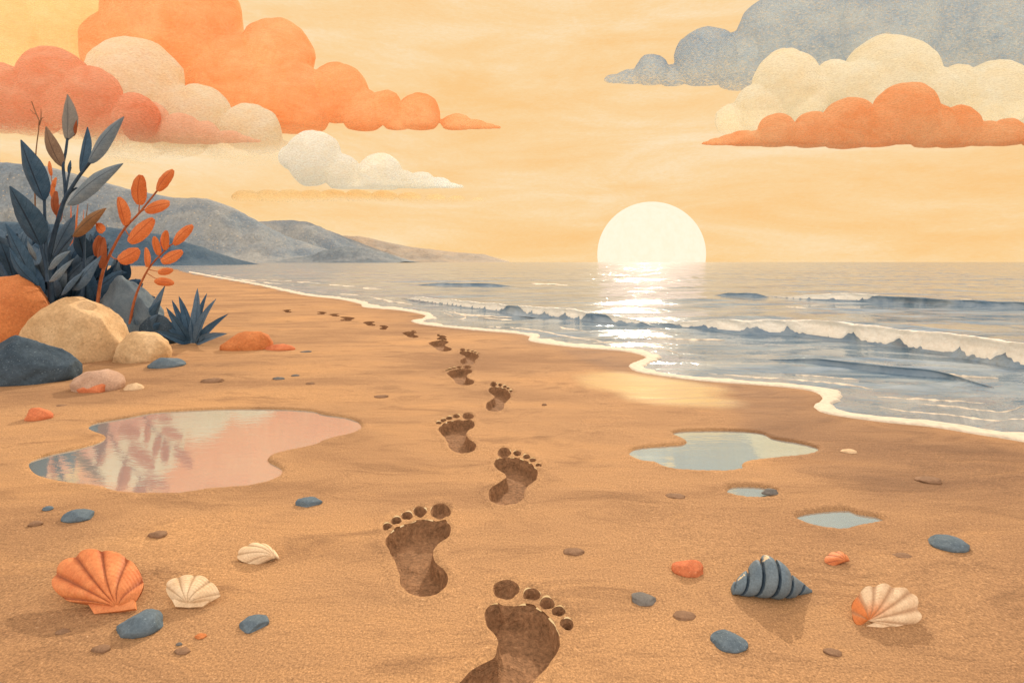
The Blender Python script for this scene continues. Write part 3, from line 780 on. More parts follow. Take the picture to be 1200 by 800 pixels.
cloud('cream cloud with one tall round dome at right', [(1050,92,54),(1000,105,30),(975,100,27),(940,110,34),(918,98,37),(1022,118,40),(1120,106,29),(1085,120,40),(1166,112,42),(1216,112,38),(1262,110,40),(890,128,30),(860,140,20),(1150,130,40)], 166, 1900, cm('dome', 1900, fade(166, 120, 166, 1900, .8)), seed=9)
cloud('orange cloud with a flat base in front of the cream one at right', [(830,168.5,3),(842,167,5.5),(858,165,8),(872,163,11),(910,156,23),(890,163,11),(955,153,24),(935,160,16),(1000,146,33),(975,155,20),(1060,134,37),(1030,150,28),(1095,150,28),(1126,150,27),(1176,160,20),(1155,160,18),(1215,158,18),(1250,156,20)], 170, 1500, cm('orange', 1500), seed=10)
t = NT('sun_surface'); em = t.n('ShaderNodeEmission'); em.inputs['Color'].default_value = (1.9, 1.02, .80, 1)
sn = t.noise(t.coord((1, 1, 1)), .012, 5, .7)
mc = t.ramp(sn, [(.3, (1.25, .92, .68, 1)), (.6, (1.4, .97, .75, 1))]); t.l(mc, em.inputs['Color']); em.inputs['Strength'].default_value = 1.0
sunm = t.finish(em.outputs[0])
bm = bmesh.new(); Ys = 7000; bmesh.ops.create_uvsphere(bm, u_segments=96, v_segments=64, radius=61.2/F*Ys)
me = bpy.data.meshes.new('sun'); bm.to_mesh(me); bm.free(); me.polygons.foreach_set('use_smooth', [True]*len(me.polygons)); me.materials.append(sunm)
so = bpy.data.objects.new('sun', me); COL.objects.link(so); so.location = Vector([float(q) for q in P(762, 298, Ys)])
tag(so, 'large pale sun disc half set behind the sea horizon', 'sun', None, 'structure')

# ------------------------------------------------------------------ rocks
def rock_mesh(size, seed, facets=7, sub=4, rough=.06, dome=.85, cut=.62):
    """stone in a unit box: half widths size, planes sliced off, noise"""
    r = random.Random(seed)
    bm = bmesh.new(); bmesh.ops.create_icosphere(bm, subdivisions=sub, radius=1)
    planes = []
    for _ in range(facets):
        d = Vector((r.uniform(-1, 1), r.uniform(-1, .6), r.uniform(-.1, 1))).normalized(); planes.append((d, r.uniform(cut, .95)))
    for v in bm.verts:
        d = v.co.normalized(); q = d*1.0
        for pn, pd in planes:
            k = q.dot(pn)
            if k > pd: q -= pn*(k-pd)*.92
        q *= 1+rough*mnoise.fractal(d*2.2+Vector((seed*1.7, 0, 0)), 1, 2, 5)
        if q.z < -.30: q.z = -.30+(q.z+.30)*.15
        v.co = q
    lo = Vector([min(v.co[i] for v in bm.verts) for i in range(3)]); hi = Vector([max(v.co[i] for v in bm.verts) for i in range(3)])
    for v in bm.verts:
        c = v.co
        v.co = Vector(((c.x-(lo.x+hi.x)/2)/(hi.x-lo.x)*2*size[0], (c.y-(lo.y+hi.y)/2)/(hi.y-lo.y)*2*size[1], (c.z+.30)/(hi.z+.30)*size[2]))
    return bm
def rock(name, label, x0, x1, top, base, mat, seed, depth=.8, group='stones lying on the sand', cat='stone', sub=4, parent=None, facets=9, rough=.06, rotz=0, cut=.7, smooth=True, flat=1.0):
    """stone whose silhouette spans x0..x1 / top..base in the photo"""
    f = G((x0+x1)/2, base); Yf = f[1]
    wpx = x1-x0; hw = wpx/2/F*Yf; dp = hw*depth
    Yc = Yf+dp*.75; hw = wpx/2/F*Yc
    cx = ((x0+x1)/2-600)/F*Yc
    hz = max(H-(top-HOR)/F*Yc, .004)
    # low things: visible top edge lies behind the highest point, correct the height for the looking-down angle
    ang = math.atan2(H, Yc)
    app = (base-top)/F*Yc
    foot = 2*dp*math.sin(ang)*math.cos(ang)*.5
    hz = max((app*.98-foot*.55), hw*.22) if hz < .12 else hz
    hz *= flat*(1 if cat != 'stone' else (.64 if 'slate' in mat.name or 'grey' in mat.name else .92))
    bm = rock_mesh((hw, dp, hz), seed, facets, sub, rough, cut=cut)
    me = bpy.data.meshes.new(name); bm.to_mesh(me); bm.free()
    me.polygons.foreach_set('use_smooth', [smooth]*len(me.polygons)); me.materials.append(mat)
    o = bpy.data.objects.new(name, me); COL.objects.link(o); o.location = (cx, Yc, -hz*.03)
    o.rotation_euler.z = rotz
    if parent is None: tag(o, label, cat, group)
    else: o.parent = parent; o.matrix_parent_inverse = parent.matrix_world.inverted()
    return o
BG = 'boulders heaped below the shrubs'
rock('boulder', 'big orange boulder at the left edge behind the cream one', -62, 60, 319, 412, M['orange_rock'], 11, .8, BG, 'boulder', 5, rough=.05, cut=.78, facets=8)
rock('boulder', 'largest cream boulder in front of the dark shrub', 27, 143, 345, 427, M['cream_rock'], 42, .8, BG, 'boulder', 5, rough=.05, cut=.80, facets=8)
rock('boulder', 'small cream boulder between the largest cream one and a slate stone', 134, 198, 387, 425, M['cream_rock'], 16, .8, BG, 'boulder', 5, cut=.8, facets=8)
rock('boulder', 'dark slate boulder nearest the camera at the left edge', -30, 90, 390, 451, M['slate_dark'], 14, .7, BG, 'boulder', 5, facets=9)
rock('boulder', 'slate blue boulder at the foot of the shrub under the orange sprays', 108, 192, 320, 404, M['slate'], 25, .55, BG, 'boulder', 5, facets=9)
rock('boulder', 'dark low boulder wedged between slate boulder and agave', 160, 205, 366, 404, M['slate_dark'], 26, .6, BG, 'boulder', 4)
rock('stone', 'slate blue stone leaning on the small cream boulder', 174, 216, 412, 432, M['slate'], 17, .7)
rock('rock', 'orange rock to the right of the agave', 259, 320, 387, 412, M['orange_rock'], 18, .6, cat='rock', facets=10, cut=.6)
rock('stone', 'flat coral stone touching the orange rock by the agave', 309, 346, 402, 412, M['coral_rock'], 19, .6)
rock('stone', 'pinkish grey stone below the largest cream boulder', 88, 143, 431, 460, M['pink_rock'], 20, .8)
rock('stone', 'brick red stone tucked against the pinkish grey stone', 93, 126, 445, 461, M['coral_rock'], 21, .6)
rock('stone', 'small pale pebble right of the pinkish grey stone', 146, 168, 448, 458, M['tan_rock'], 22, .7)
rock('stone', 'peach pebble between the boulders and the tide pool', 31, 60, 476, 493, M['coral_rock'], 23, .8)
rock('stone', 'slate stone touching the orange scallop shell', 139, 191, 715, 745, M['slate'], 31, .8)
rock('stone', 'flat slate stone low in front of the two cream shells', 280, 314, 724, 740, M['slate'], 32, .8)
rock('stone', 'slate stone above the orange scallop shell', 74, 109, 594.5, 611, M['slate'], 33, .7)
rock('stone', 'tiny slate pebble up left of the slate stone above the orange scallop', 50, 62, 592, 598, M['slate'], 34, .7, sub=3)
rock('stone', 'slate stone right of the tide pool, near the trail', 348, 378, 581, 593, M['slate'], 35, .7)
rock('stone', 'slate stone at the far right by the small oval puddle', 1090, 1132, 627, 646, M['slate'], 36, .8)
rock('stone', 'slate stone nearest the bottom edge at right', 834, 876, 741.5, 763, M['slate'], 37, .8)
rock('stone', 'bright orange stone left of the grey spiral shell', 787, 824, 658, 675, M['coral_rock'], 38, .7)
rock('stone', 'flat grey brown stone below the bright orange stone', 740, 769, 697, 708.5, M['grey_rock'], 39, .8)
rock('stone', 'grey pebble on the rim of the smallest puddle', 892, 912, 570, 580, M['grey_rock'], 40, .6)
flecks = [(235,262,437,449,'ragged dark brown pebble between the agave and the tide pool','brown_rock'),(319,334,438,445,'dark grey pebble behind the tide pool','grey_rock'),
 (341,351,436,441,'smaller grey pebble right of the one behind the tide pool','grey_rock'),(352,366,407,414,'grey pebble right of the flat coral stone','grey_rock'),(358,369,444,451,'faint brown pebble behind the right end of the tide pool','brown_rock'),
 (438,455,460,466,'dark pebble left of the middle of the trail','brown_rock'),(64,79,471,477,'dark brown pebble beside the peach pebble','brown_rock'),
 (173,197,616,631,'dark brown pebble between the tide pool and orange scallop','brown_rock'),(34,50,607,616,'brown pebble at the far left below the tide pool','brown_rock'),(108,130,753,764,'dark brown pebble below the orange scallop','brown_rock'),
 (65,82,733,744,'brown pebble lower left of the orange scallop','brown_rock'),(204,224,758,766,'brown pebble low between the shells and the bottom edge','brown_rock'),(228,242,740,748,'rusty pebble left of the flat slate stone','orange_rock'),
 (206,214,751,756,'tiny dark pebble above the low brown pebble','grey_rock'),(1073,1104,556,566,'dark brown pebble on damp sand near the surf','brown_rock'),(788,816,716,726,'brown pebble below the flat grey brown stone','brown_rock'),
 (1046,1068,647,654,'brown pebble left of the slate stone at far right','brown_rock'),(660,685,641,650,'brown pebble right of the nearest left footprint','brown_rock'),
 (965,986,760,768,'brown pebble low at right between slate stone and striped shell','brown_rock'),
 (985,1005,524,531,'pale shell chip on damp sand right of the wide tide pool','tan_rock'),(780,803,577,584,'flat brown pebble below the wide tide pool','brown_rock'),(635,641,470,475,'dot of a dark pebble right of the trail','brown_rock')]
for k, (x0, x1, a, b, lab, mt) in enumerate(flecks):
    rock('pebble', lab, x0, x1, a, b, M[mt], 60+k, .6, 'pebbles scattered on the sand', 'pebble', 3, rough=.16, flat=.45)

# ------------------------------------------------------------------ shells
def ray_plane(px, py, o, n):
    d = np.array([(px-600)/F, 1.0, -(py-HOR)/F]); c = np.array([0, 0, H]); t_ = ((o-c)@n)/(d@n); return c+d*t_
def scallop(name, label, hinge, rim, nribs, mat, tilt, bulge=.22, ears=None, yaw=0., sharp=.6, rib=.05):
    o = G(*hinge); tl = math.radians(tilt)
    up = np.array([math.sin(yaw)*math.sin(tl), math.cos(yaw)*math.sin(tl), math.cos(tl)])      # leaning away from the camera
    rt = np.array([math.cos(yaw), -math.sin(yaw), 0]); nr_ = np.cross(rt, up)                    # outward normal, towards the camera
    o = o+np.array([0, 0, .004])
    Rm = resample(catmull(rim, sub=8), nribs*10+1)
    RW = np.array([ray_plane(q[0], q[1], o, nr_) for q in Rm])-o
    n = len(RW); m = 18
    Lm = np.linalg.norm(RW, axis=1).mean()
    t = thing(name, o, label, 'shell', 'sea shells lying on the sand')
    def valve(sgn, amt):
        vs, uv, gv = [], [], []
        for i in range(n):
            s = i/(n-1); ph = (s*nribs) % 1.0
            ridge = abs(math.sin(math.pi*s*nribs))**sharp
            edge = math.sin(math.pi*min(max(s, .0), 1))**.5
            for j in range(m):
                r = j/(m-1)
                k = 1+.05*(ridge-.6)*r**3
                b = amt*Lm*(math.sin(math.pi*min(1, r)**.62)*.95)*edge+amt*.10*Lm*(1-r)
                b += rib*Lm*(ridge-.5)*r**.7*(1 if sgn > 0 else .2)*(.25+.75*edge)
                vs.append(o+RW[i]*r*k+nr_*sgn*b); uv.append((s, r)); gv.append(min(1, max(0, 1-ridge*1.35)*1.3)*(.8 if r > .06 else 0))
        f = grid_faces(n, m); f = f if sgn > 0 else [q[::-1] for q in f]
        return vs, f, uv, gv
    for sgn, amt, nm in ((1, bulge, 'upper_valve'), (-1, bulge*.5, 'lower_valve')):
        vs, f, uv, gv = valve(sgn, amt)
        ob = mesh_obj(nm, vs, f, mat, t, uvs=uv)
        at = ob.data.attributes.new('groove', 'FLOAT', 'POINT'); at.data.foreach_set('value', np.array(gv, np.float32))
    if ears:
        for ear in ears:
            pw = [ray_plane(x, yv, o, nr_) for x, yv in ear]; th = Lm*.05
            k = len(pw); cen = sum(pw)/k
            vs = [p-nr_*th*.3 for p in pw]+[p+nr_*th for p in pw]+[cen+nr_*th*1.9]
            f = [tuple(range(k))[::-1]]+[(i, (i+1) % k, k+(i+1) % k, k+i) for i in range(k)]+[(k+i, k+(i+1) % k, 2*k) for i in range(k)]
            ob = mesh_obj('hinge_ear', vs, f, mat, t, smooth=False, uvs=[(.8, .5)]*len(vs))
    return t
M['shell_orange'] = mat_shell('orange_shell', (.56, .16, .05, 1), (.68, .25, .09, 1), (.24, .055, .02, 1))
M['shell_cream'] = mat_shell('cream_shell', (.62, .43, .25, 1), (.74, .56, .36, 1), (.34, .20, .10, 1))
M['shell_striped'] = mat_shell('cream_and_orange_shell', (.62, .42, .25, 1), (.76, .57, .37, 1), (.38, .2, .1, 1), (.62, .19, .05, 1))
scallop('scallop_shell', 'large bright orange scallop shell at lower left', (140,716), [(104,708),(80,704),(66,692),(63,676),(72,662),(90,650),(112,644),(130,647),(146,652),(158,662),(168,680),(166,694),(157,708)], 7, M['shell_orange'], 52, .20, rib=.085, ears=
        [[(140,717),(112,720),(104,707),(126,700),(142,696),(154,698),(159,705),(160,714)]])
scallop('scallop_shell', 'small cream scallop shell right of the orange scallop', (221,711), [(202,704),(196,694),(195,684),(206,677),(220,674),(236,675),(248,682),(256,692),(258,698),(244,706)], 6, M['shell_cream'], 55, .24,
        [[(221,712),(206,711),(202,703),(212,701),(222,699),(233,701),(246,705),(238,711)]])
scallop('cockle_shell', 'cream cockle shell lying apart above the small cream scallop', (322,657), [(304,661),(290,660),(280,655),(278,649),(284,642),(294,637),(306,636),(318,641),(325,649),(328,655)], 6, M['shell_cream'], 68, .30)
scallop('scallop_shell', 'striped scallop shell, orange at left and cream at right', (1016,730), [(1008,736),(1000,726),(998,710),(1005,698),(1014,688),(1026,686),(1036,684),(1050,688),(1062,690),(1072,698),(1076,712),(1078,724),(1066,736),(1050,738)], 8, M['shell_striped'], 38, .16,
        [[(1014,733),(1024,742),(1042,740),(1050,735),(1030,727)]], sharp=.8, rib=.07)
scallop('cockle_shell', 'tiny pinkish shell above the striped scallop', (990,661), [(978,663),(967,659),(968,652),(975,647),(984,646),(992,650),(996,657)], 5, M['shell_orange'], 65, .3)

def spiral_shell(label):
    a = G(858, 696); b = G(951, 693)
    o = (a+b)/2
    t = thing('spiral_shell', (o[0], o[1], 0), label, 'shell', 'sea shells lying on the sand')
    sc = np.linalg.norm(b-a); ax = (b-a)/sc; up = np.array([0, 0, 1.0]); sd_ = np.cross(ax, up)
    n, m = 240, 48; vs = []; gv = []
    T = [0, .05, .2, .35, .48, .60, .70, .76, .84, .92, 1.0]; RR = [.035, .075, .135, .20, .235, .215, .17, .125, .085, .055, .015]
    for i in range(n):
        s = i/(n-1)
        for j in range(m):
            ph = 2*math.pi*j/m
            turns = 5.6
            w = (turns*(s**.92)-2*ph/(2*math.pi)+.25) % 1.0
            prof = 1-.16*abs(2*w-1)**3.0 - (.19 if (w < .08 or w > .94) else 0)
            fade_ = min(1, (1-s)*8, s*10+.2)
            r = np.interp(s+.02*math.sin(ph), T, RR)*sc*(1-(1-prof)*fade_)
            z0 = np.interp(s, T, [r_*.86 for r_ in RR])*sc
            p = a+ax*(s-.0)*sc+up*(z0+r*math.sin(ph))+sd_*r*math.cos(ph)*1.0
            vs.append(p); gv.append(1.0*(w < .12 or w > .93)*min(1, fade_*1.5))
    vs.append(tuple(a+up*.02*sc)); vs.append(tuple(b+up*.015*sc))
    f = grid_faces(n, m, False, True)
    f += [(j, (j+1) % m, n*m) for j in range(m)]+[((n-1)*m+(j+1) % m, (n-1)*m+j, n*m+1) for j in range(m)]
    gv += [0, 0]
    tm = NT('grey_blue_shell'); v = tm.coord((1, 1, 1)); aN = tm.noise(v, 30, 5, .65); g = tm.noise(v, 330, 2, .7)
    col = tm.ramp(aN, [(.35, (.10, .145, .185, 1)), (.65, (.16, .21, .245, 1))])
    col = tm.mix(.45, col, tm.ramp(g, [(.3, .6), (.7, 1.4)]), 'MULTIPLY')
    at = tm.n('ShaderNodeAttribute'); at.attribute_name = 'groove'; col = tm.mix(at.outputs['Fac'], col, (.035, .06, .088, 1))
    at2 = tm.n('ShaderNodeAttribute'); at2.attribute_name = 'highlight'
    col = tm.mix(tm.math('GREATER_THAN', tm.math('ADD', at2.outputs['Fac'], tm.math('MULTIPLY', tm.math('SUBTRACT', aN, .5), 1.4)), .80), col, (.62, .48, .30, 1))
    mt = tm.finish(tm.principled(col, .6, tm.bump(aN, .4, .004), .3).outputs[0])
    ob = mesh_obj('whorls', vs, f, mt, t)
    highlight = []
    for i in range(n):
        for j in range(m):
            ph = 2*math.pi*j/m; s = i/(n-1)
            highlight.append(max(0, math.cos(ph-math.radians(95)))**6*float(.05 < s < .48)*.85)  # cream highlight painted along the top of the left whorls
    highlight += [0, 0]
    for nm, arr in (('groove', gv), ('highlight', highlight)):
        q = ob.data.attributes.new(nm, 'FLOAT', 'POINT'); q.data.foreach_set('value', np.array(arr, np.float32))
spiral_shell('grey blue spiral shell lying on its side at right')

# ------------------------------------------------------------------ plants
def tube(pts, radii, sides=8):
    pts = np.array(pts, float); n = len(pts); vs = []
    for i in range(n):
        d = pts[min(n-1, i+1)]-pts[max(0, i-1)]; d /= np.linalg.norm(d)+1e-9
        u = np.cross(d, [0, 1, .01]); u /= np.linalg.norm(u)+1e-9; w = np.cross(d, u)
        for k in range(sides):
            a = 2*math.pi*k/sides; vs.append(pts[i]+radii[i]*(u*math.cos(a)+w*math.sin(a)))
    f = grid_faces(n, sides, False, True)
    vs.append(pts[0]); vs.append(pts[-1])
    f += [((k+1) % sides, k, n*sides) for k in range(sides)]+[((n-1)*sides+k, (n-1)*sides+(k+1) % sides, n*sides+1) for k in range(sides)]
    return vs, f
def stem(pxs, Y, r0, r1, dY=0.0, n=24):
    c = resample(catmull(pxs, sub=6), n)
    pts = [P(q[0], q[1], Y+dY*i/(n-1)) for i, q in enumerate(c)]
    return tube(pts, np.linspace(r0, r1, n))
def blade(base, tip, width, face, arch=.08, cup=.15, shape='leaf', seed=0, n=15, m=7, th=.0022):
    """leaf: thin closed blade from base to tip, `face` = approximate normal; returns verts, faces, uvs"""
    base = np.array(base, float); tip = np.array(tip, float); ax = tip-base; L = np.linalg.norm(ax); ax /= L
    face = np.array(face, float); face -= ax*(face@ax); face /= np.linalg.norm(face); sd_ = np.cross(ax, face)
    vs, uv = [], []
    r = random.Random(seed); bend = r.uniform(-.05, .05)
    for layer in (1, -1):
        for i in range(n):
            s = i/(n-1)
            if shape == 'leaf': w = (math.sin(math.pi*min(1, s**.82))**.8)*(1-.12*s)
            elif shape == 'round': w = math.sin(math.pi*min(1, .04+.93*s)**.9)**.55 if s < 1 else .25
            else: w = min(1, .42+2.2*s)*(1-s**1.9)**.8
            w = max(w, .05 if shape != 'blade' else .02)
            wob = 1+.09*mnoise.noise(Vector((s*7, seed*3.3, layer*0)))
            for j in range(m):
                k = 2*j/(m-1)-1
                edge = 1-abs(k)**4
                q = base+ax*L*s+sd_*(k*w*width/2*wob+bend*L*math.sin(math.pi*s))
                q = q+face*(arch*L*math.sin(math.pi*s*.9)-cup*width*(k*k)*w+ (.10*width*abs(k)*w if abs(k) < .4 else 0)+layer*th*edge)
                vs.append(q); uv.append((.5+k/2, s))
    f = grid_faces(n, m); off = n*m
    f2 = [tuple(x+off for x in q[::-1]) for q in f]
    return vs, [q[::-1] for q in f]+[q[::-1] for q in f2], uv
def px_leaf(bp, tp, wpx, Y, dYb=0, dYt=0, face=(0, -1, .25), **kw):
    return blade(P(*bp, Y+dYb), P(*tp, Y+dYt), wpx/F*Y, face, **kw)
def add_leaf(name, mat, parent, label=None, **kw):
    v, f, uv = px_leaf(**kw); o = mesh_obj(name, v, f, M[mat], parent, uvs=uv)
    if label: o['label'] = label
    return o

YP = 3.5
base = G(60, HOR+F*H/YP)
pl1 = thing('leafy_shrub', (base[0], base[1], 0), 'tall blue leaved shrub with a branching stem behind the orange boulder', 'shrub')
S = [stem([(58,394),(60,340),(56,311),(62,280),(69,255),(76,233),(84,220),(93,206),(105,191)], YP, .020, .009, -.05),
     stem([(77,232),(76,215),(74,194),(77,178),(79,162)], YP-.02, .010, .007), stem([(77,225),(80,208),(83,196)], YP-.02, .007, .005),
     stem([(55,330),(54,300),(53,270),(52,234)], YP-.08, .011, .008), stem([(56,330),(52,305),(44,275)], YP-.1, .010, .007),
     stem([(58,311),(70,293),(85,276)], YP-.03, .010, .006), stem([(76,236),(82,226),(90,220)], YP-.03, .008, .006)]
mesh_obj('stem', *merge(S), M['stem_dark'], pl1)
LV = [('leaf_grey',(79,165),(79.5,111),20,0,.03,'warm grey leaf at the very top'),('leaf_tan',(73,196),(54,148),16,-.02,-.1,'tan leaf left of the top leaf'),('leaf_dark',(94,201),(103,149),15.5,0,.05,None),('leaf_pale',(103,192),(146,137),24,-.02,-.12,'grey blue leaf reaching up right'),
 ('leaf_pale',(79,240),(145,192),25,-.04,-.2,'grey blue leaf below the one reaching up right'),('leaf_dark',(52,236),(25,164),27,-.08,-.15,'dark leaf reaching up left'),('leaf_dark',(48,288),(12,218),30,-.1,-.25,None),('leaf_brown',(85,277),(125,244),19,-.03,-.12,'brown leaf pointing right'),
 ('leaf_dark',(80,203),(83,188),6,0,0,None),('leaf_rust',(86,160),(90,141),6,.02,0,'small rust bud beside the top leaf'),('leaf_mid',(62,300),(88,252),22,.02,.02,None),('leaf_mid',(52,285),(50,252),16,.0,.05,None)]
for k, (mt, b, tp, w, d0, d1, lab) in enumerate(LV):
    add_leaf('leaf', mt, pl1, lab, bp=b, tp=tp, wpx=w, Y=YP, dYb=d0, dYt=d1, face=(.12*math.sin(k*2.1), -1, .3), seed=k, arch=.03)

# dense bush behind and round the tall shrub
YB = 3.78
base = G(55, HOR+F*H/YB)
bush = thing('dense_bush', (base[0], base[1], 0), 'dense dark slate blue bush filling the left edge behind the boulders', 'bush')
r = random.Random(5); parts = [[], [], []]; V3, F3, U3, MI = [], [], [], []
def addb(v, f, uv, mi):
    o = len(V3); V3.extend(v); U3.extend(uv); F3.extend([tuple(i+o for i in q) for q in f]); MI.extend([mi]*len(f))
crown = [(-80,250),(-40,254),(0,256),(20,252),(50,256),(85,248),(112,256),(132,274),(150,298),(170,322),(186,348),(196,372)]
cx_ = np.array(crown, float)
for k in range(620):
    tx = r.uniform(-85, 196); top = np.interp(tx, cx_[:, 0], cx_[:, 1])
    u = r.random()**.7; ty = top+6+u*(404-top-16)
    d = r.uniform(-.12, .55)*(1-.3*u)
    L = r.uniform(26, 52)*(1 if u < .5 else .85)
    ang_ = (tx-55)/150*.9+r.uniform(-.55, .55)
    bx, by = tx-L*math.sin(ang_), ty+L*math.cos(ang_)
    by = min(by, 402); 
    Yc = YB+d
    tp = P(tx, ty, Yc+r.uniform(-.12, .08)); bp = P(bx, by, Yc)
    if tp[2] < .02 or bp[2] < -.05: continue
    v, f, uv = blade(bp, tp, r.uniform(14, 26)/F*Yc, (r.uniform(-.5, .5), -1, r.uniform(0, .6)), arch=r.uniform(-.02, .1), seed=k, n=9, m=5)
    mi = 0 if r.random() < .62 else (1 if r.random() < .8 else 2)
    addb(v, f, uv, mi)
mesh_obj('foliage', V3, F3, [M['leaf_dark'], M['leaf_mid'], M['leaf_pale']], bush, uvs=U3, fmat=MI)
S = []
for k in range(16):
    tx = r.uniform(-70, 150); top = np.interp(tx, cx_[:, 0], cx_[:, 1])+22
    S.append(stem([(35+tx*.35, 392), (35+tx*.6, 360), (tx, top)], YB+r.uniform(-.2, .3), .016, .006, r.uniform(-.1, .1)))
mesh_obj('stem', *merge(S), M['stem_dark'], bush)
for k, (b, tp, w, mt) in enumerate([((42,305),(33,282),7,'leaf_pale'),((57,316),(84,294),11,'leaf_pale'),((58,330),(88,303),10,'leaf_pale'),((72,346),(100,318),9,'leaf_mid'),((40,330),(8,262),17,'leaf_dark'),((45,335),(12,290),14,'leaf_dark'),((85,340),(120,300),18,'leaf_mid')]):
    add_leaf('leaf', mt, bush, 'pale narrow leaf against the dark foliage' if mt == 'leaf_pale' else None, bp=b, tp=tp, wpx=w, Y=YB-.42, dYt=-.05, seed=50+k)
# low spreading leaves at the bush's foot
lowb = thing('ground_rosette', tuple(G(176, 398)), 'low dark rosette of leaves between slate boulder and agave', 'plant')
for k, (b, tp, w) in enumerate([((172,392),(196,334),14),((170,388),(190,352),15),((172,394),(187,368),16),((172,398),(190,378),15),((170,398),(158,372),15),((176,400),(196,392),11)]):
    add_leaf('leaf', 'leaf_dark' if k % 2 else 'leaf_mid', lowb, None, bp=b, tp=tp, wpx=w, Y=3.55-.01*k, dYt=-.12, seed=70+k, shape='leaf', arch=.12)

YO = 3.45
def orange_spray(label, stems, leaves, Y):
    b = stems[0][0][0]; g = P(*b, Y)
    t = thing('orange_spray', (g[0], g[1], 0), label, 'plant', 'upright orange leaved sprays')
    mesh_obj('stem', *merge([stem(s, Y, r0, r1) for s, r0, r1 in stems]), M['stem_rust'], t)
    for k, (mt, bp, tp, w) in enumerate(leaves):
        add_leaf('leaf', mt, t, 'rust brown leaf' if mt == 'leaf_rust' else None, bp=bp, tp=tp, wpx=w, Y=Y-.01, dYt=-.05*math.sin(k), face=(.25*math.sin(k*1.7), -1, .2), seed=90+k, shape='round', arch=.04)
orange_spray('taller orange leaved spray rising from behind the slate boulder', [([(112,400),(115,350),(120,320),(129,298),(141,275),(151,262),(162,251),(175,235),(187,220),(195,210)], .012, .005),([(160,253),(167,247),(173,244)], .005, .003),([(141,275),(146,268),(147,262)], .005, .003),([(163,250),(163,243),(164,238)], .004, .003),([(146,268),(153,278),(156,276)], .004, .003),([(128,298),(134,303),(141,304)], .004, .003),([(121,318),(119,312),(118,306)], .004, .003)],
 [('leaf_orange',(184,223),(203,199),15),('leaf_orange',(163,240),(165,205),17),('leaf_orange',(170,246),(199,238),16),('leaf_orange',(147,264),(139,231),17),('leaf_orange',(151,284),(180,256),19),('leaf_orange',(139,306),(163,292),19),('leaf_orange',(121,272),(113,262),11),('leaf_rust',(118,314),(121,278),15),('leaf_rust',(112,300),(117,276),11)], YO)
orange_spray('shorter orange leaved spray in front of the dark headland', [([(150,392),(158,350),(171,320),(181,306),(190,297),(200,287),(210,283)], .009, .004),([(186,301),(192,306),(196,306)], .004, .003),([(172,320),(182,326),(186,326)], .003, .002),([(175,316),(185,318),(190,317)], .003, .002)],
 [('leaf_orange',(203,286),(226,264),14),('leaf_orange',(193,293),(195,270),10),('leaf_orange',(185,299),(181,277),11),('leaf_orange',(172,313),(171,290),10),('leaf_orange',(189,307),(214,294),14),('leaf_orange',(185,319),(203,316),9),('leaf_orange',(181,329),(204,332),10)], YO-.05)
sp1 = thing('orange_sprig', tuple(P(66, 395, 4.25)*np.array([1, 1, 0])), 'thin sprig of small orange leaves between the blue leaves', 'plant')
mesh_obj('stem', *merge([stem([(66,395),(67,300),(66,250),(61,215),(59,192)], 4.25, .006, .002)]), M['stem_rust'], sp1)
for k, (mt, b, tp, w) in enumerate([('leaf_orange',(60,206),(58,189),5),('leaf_orange',(62,222),(66,208),6),('leaf_orange',(62,232),(61,216),7),('leaf_rust',(66,252),(66,224),10),('leaf_rust',(68,262),(72,238),7)]):
    add_leaf('leaf', mt, sp1, None, bp=b, tp=tp, wpx=w, Y=4.23, seed=120+k, shape='round')
sp2 = thing('amber_grass', tuple(P(92, 395, 4.6)*np.array([1, 1, 0])), 'tuft of amber grass blades behind the brown leaf', 'grass')
for k, (b, tp, w) in enumerate([((88,300),(84,236),6),((92,300),(93,233),7),((97,300),(104,238),6),((94,300),(99,246),5)]):
    bp = (92+(k-1.5)*2, 395)
    add_leaf('blade', 'leaf_orange' if k != 2 else 'leaf_brown', sp2, None, bp=bp, tp=tp, wpx=w, Y=4.6, seed=130+k, shape='blade', arch=.02)
tw = thing('dry_twig', tuple(P(40, 395, 4.1)*np.array([1, 1, 0])), 'bare brown twig against the coral cloud', 'twig')
mesh_obj('stem', *merge([stem([(44,395),(43,300),(41,230),(42,180),(46,146),(44,136),(40,128),(37,119)], 4.1, .008, .003), stem([(46,147),(48,138),(48,128)], 4.1, .004, .002), stem([(46,147),(49,139),(52,138)], 4.1, .004, .002), stem([(43,134),(40,133),(35,128)], 4.1, .003, .0015)]), M['stem_brown'], tw)
g = G(226, 404)
ag = thing('agave', tuple(g), 'spiky blue agave plant to the right of the boulders', 'agave')
for k, (tp, w, dt) in enumerate([((187,372),12,.05),((195,360),11,-.06),((210,347),12,.06),((232,338),14,.1),((254,350),13,0),((268,368),13,-.08),((267,391),13,-.16),((183,388),11,-.14),((202,352),9,.16),((243,344),10,.18)]):
    add_leaf('blade', 'leaf_mid' if k in (3, 4, 6) else 'leaf_dark', ag, None, bp=(226+(tp[0]-226)*.12, 402), tp=tp, wpx=w, Y=g[1]+.04, dYt=dt, face=(.15*math.sin(k), -1, .45), seed=150+k, shape='blade', arch=.05, cup=-.25)

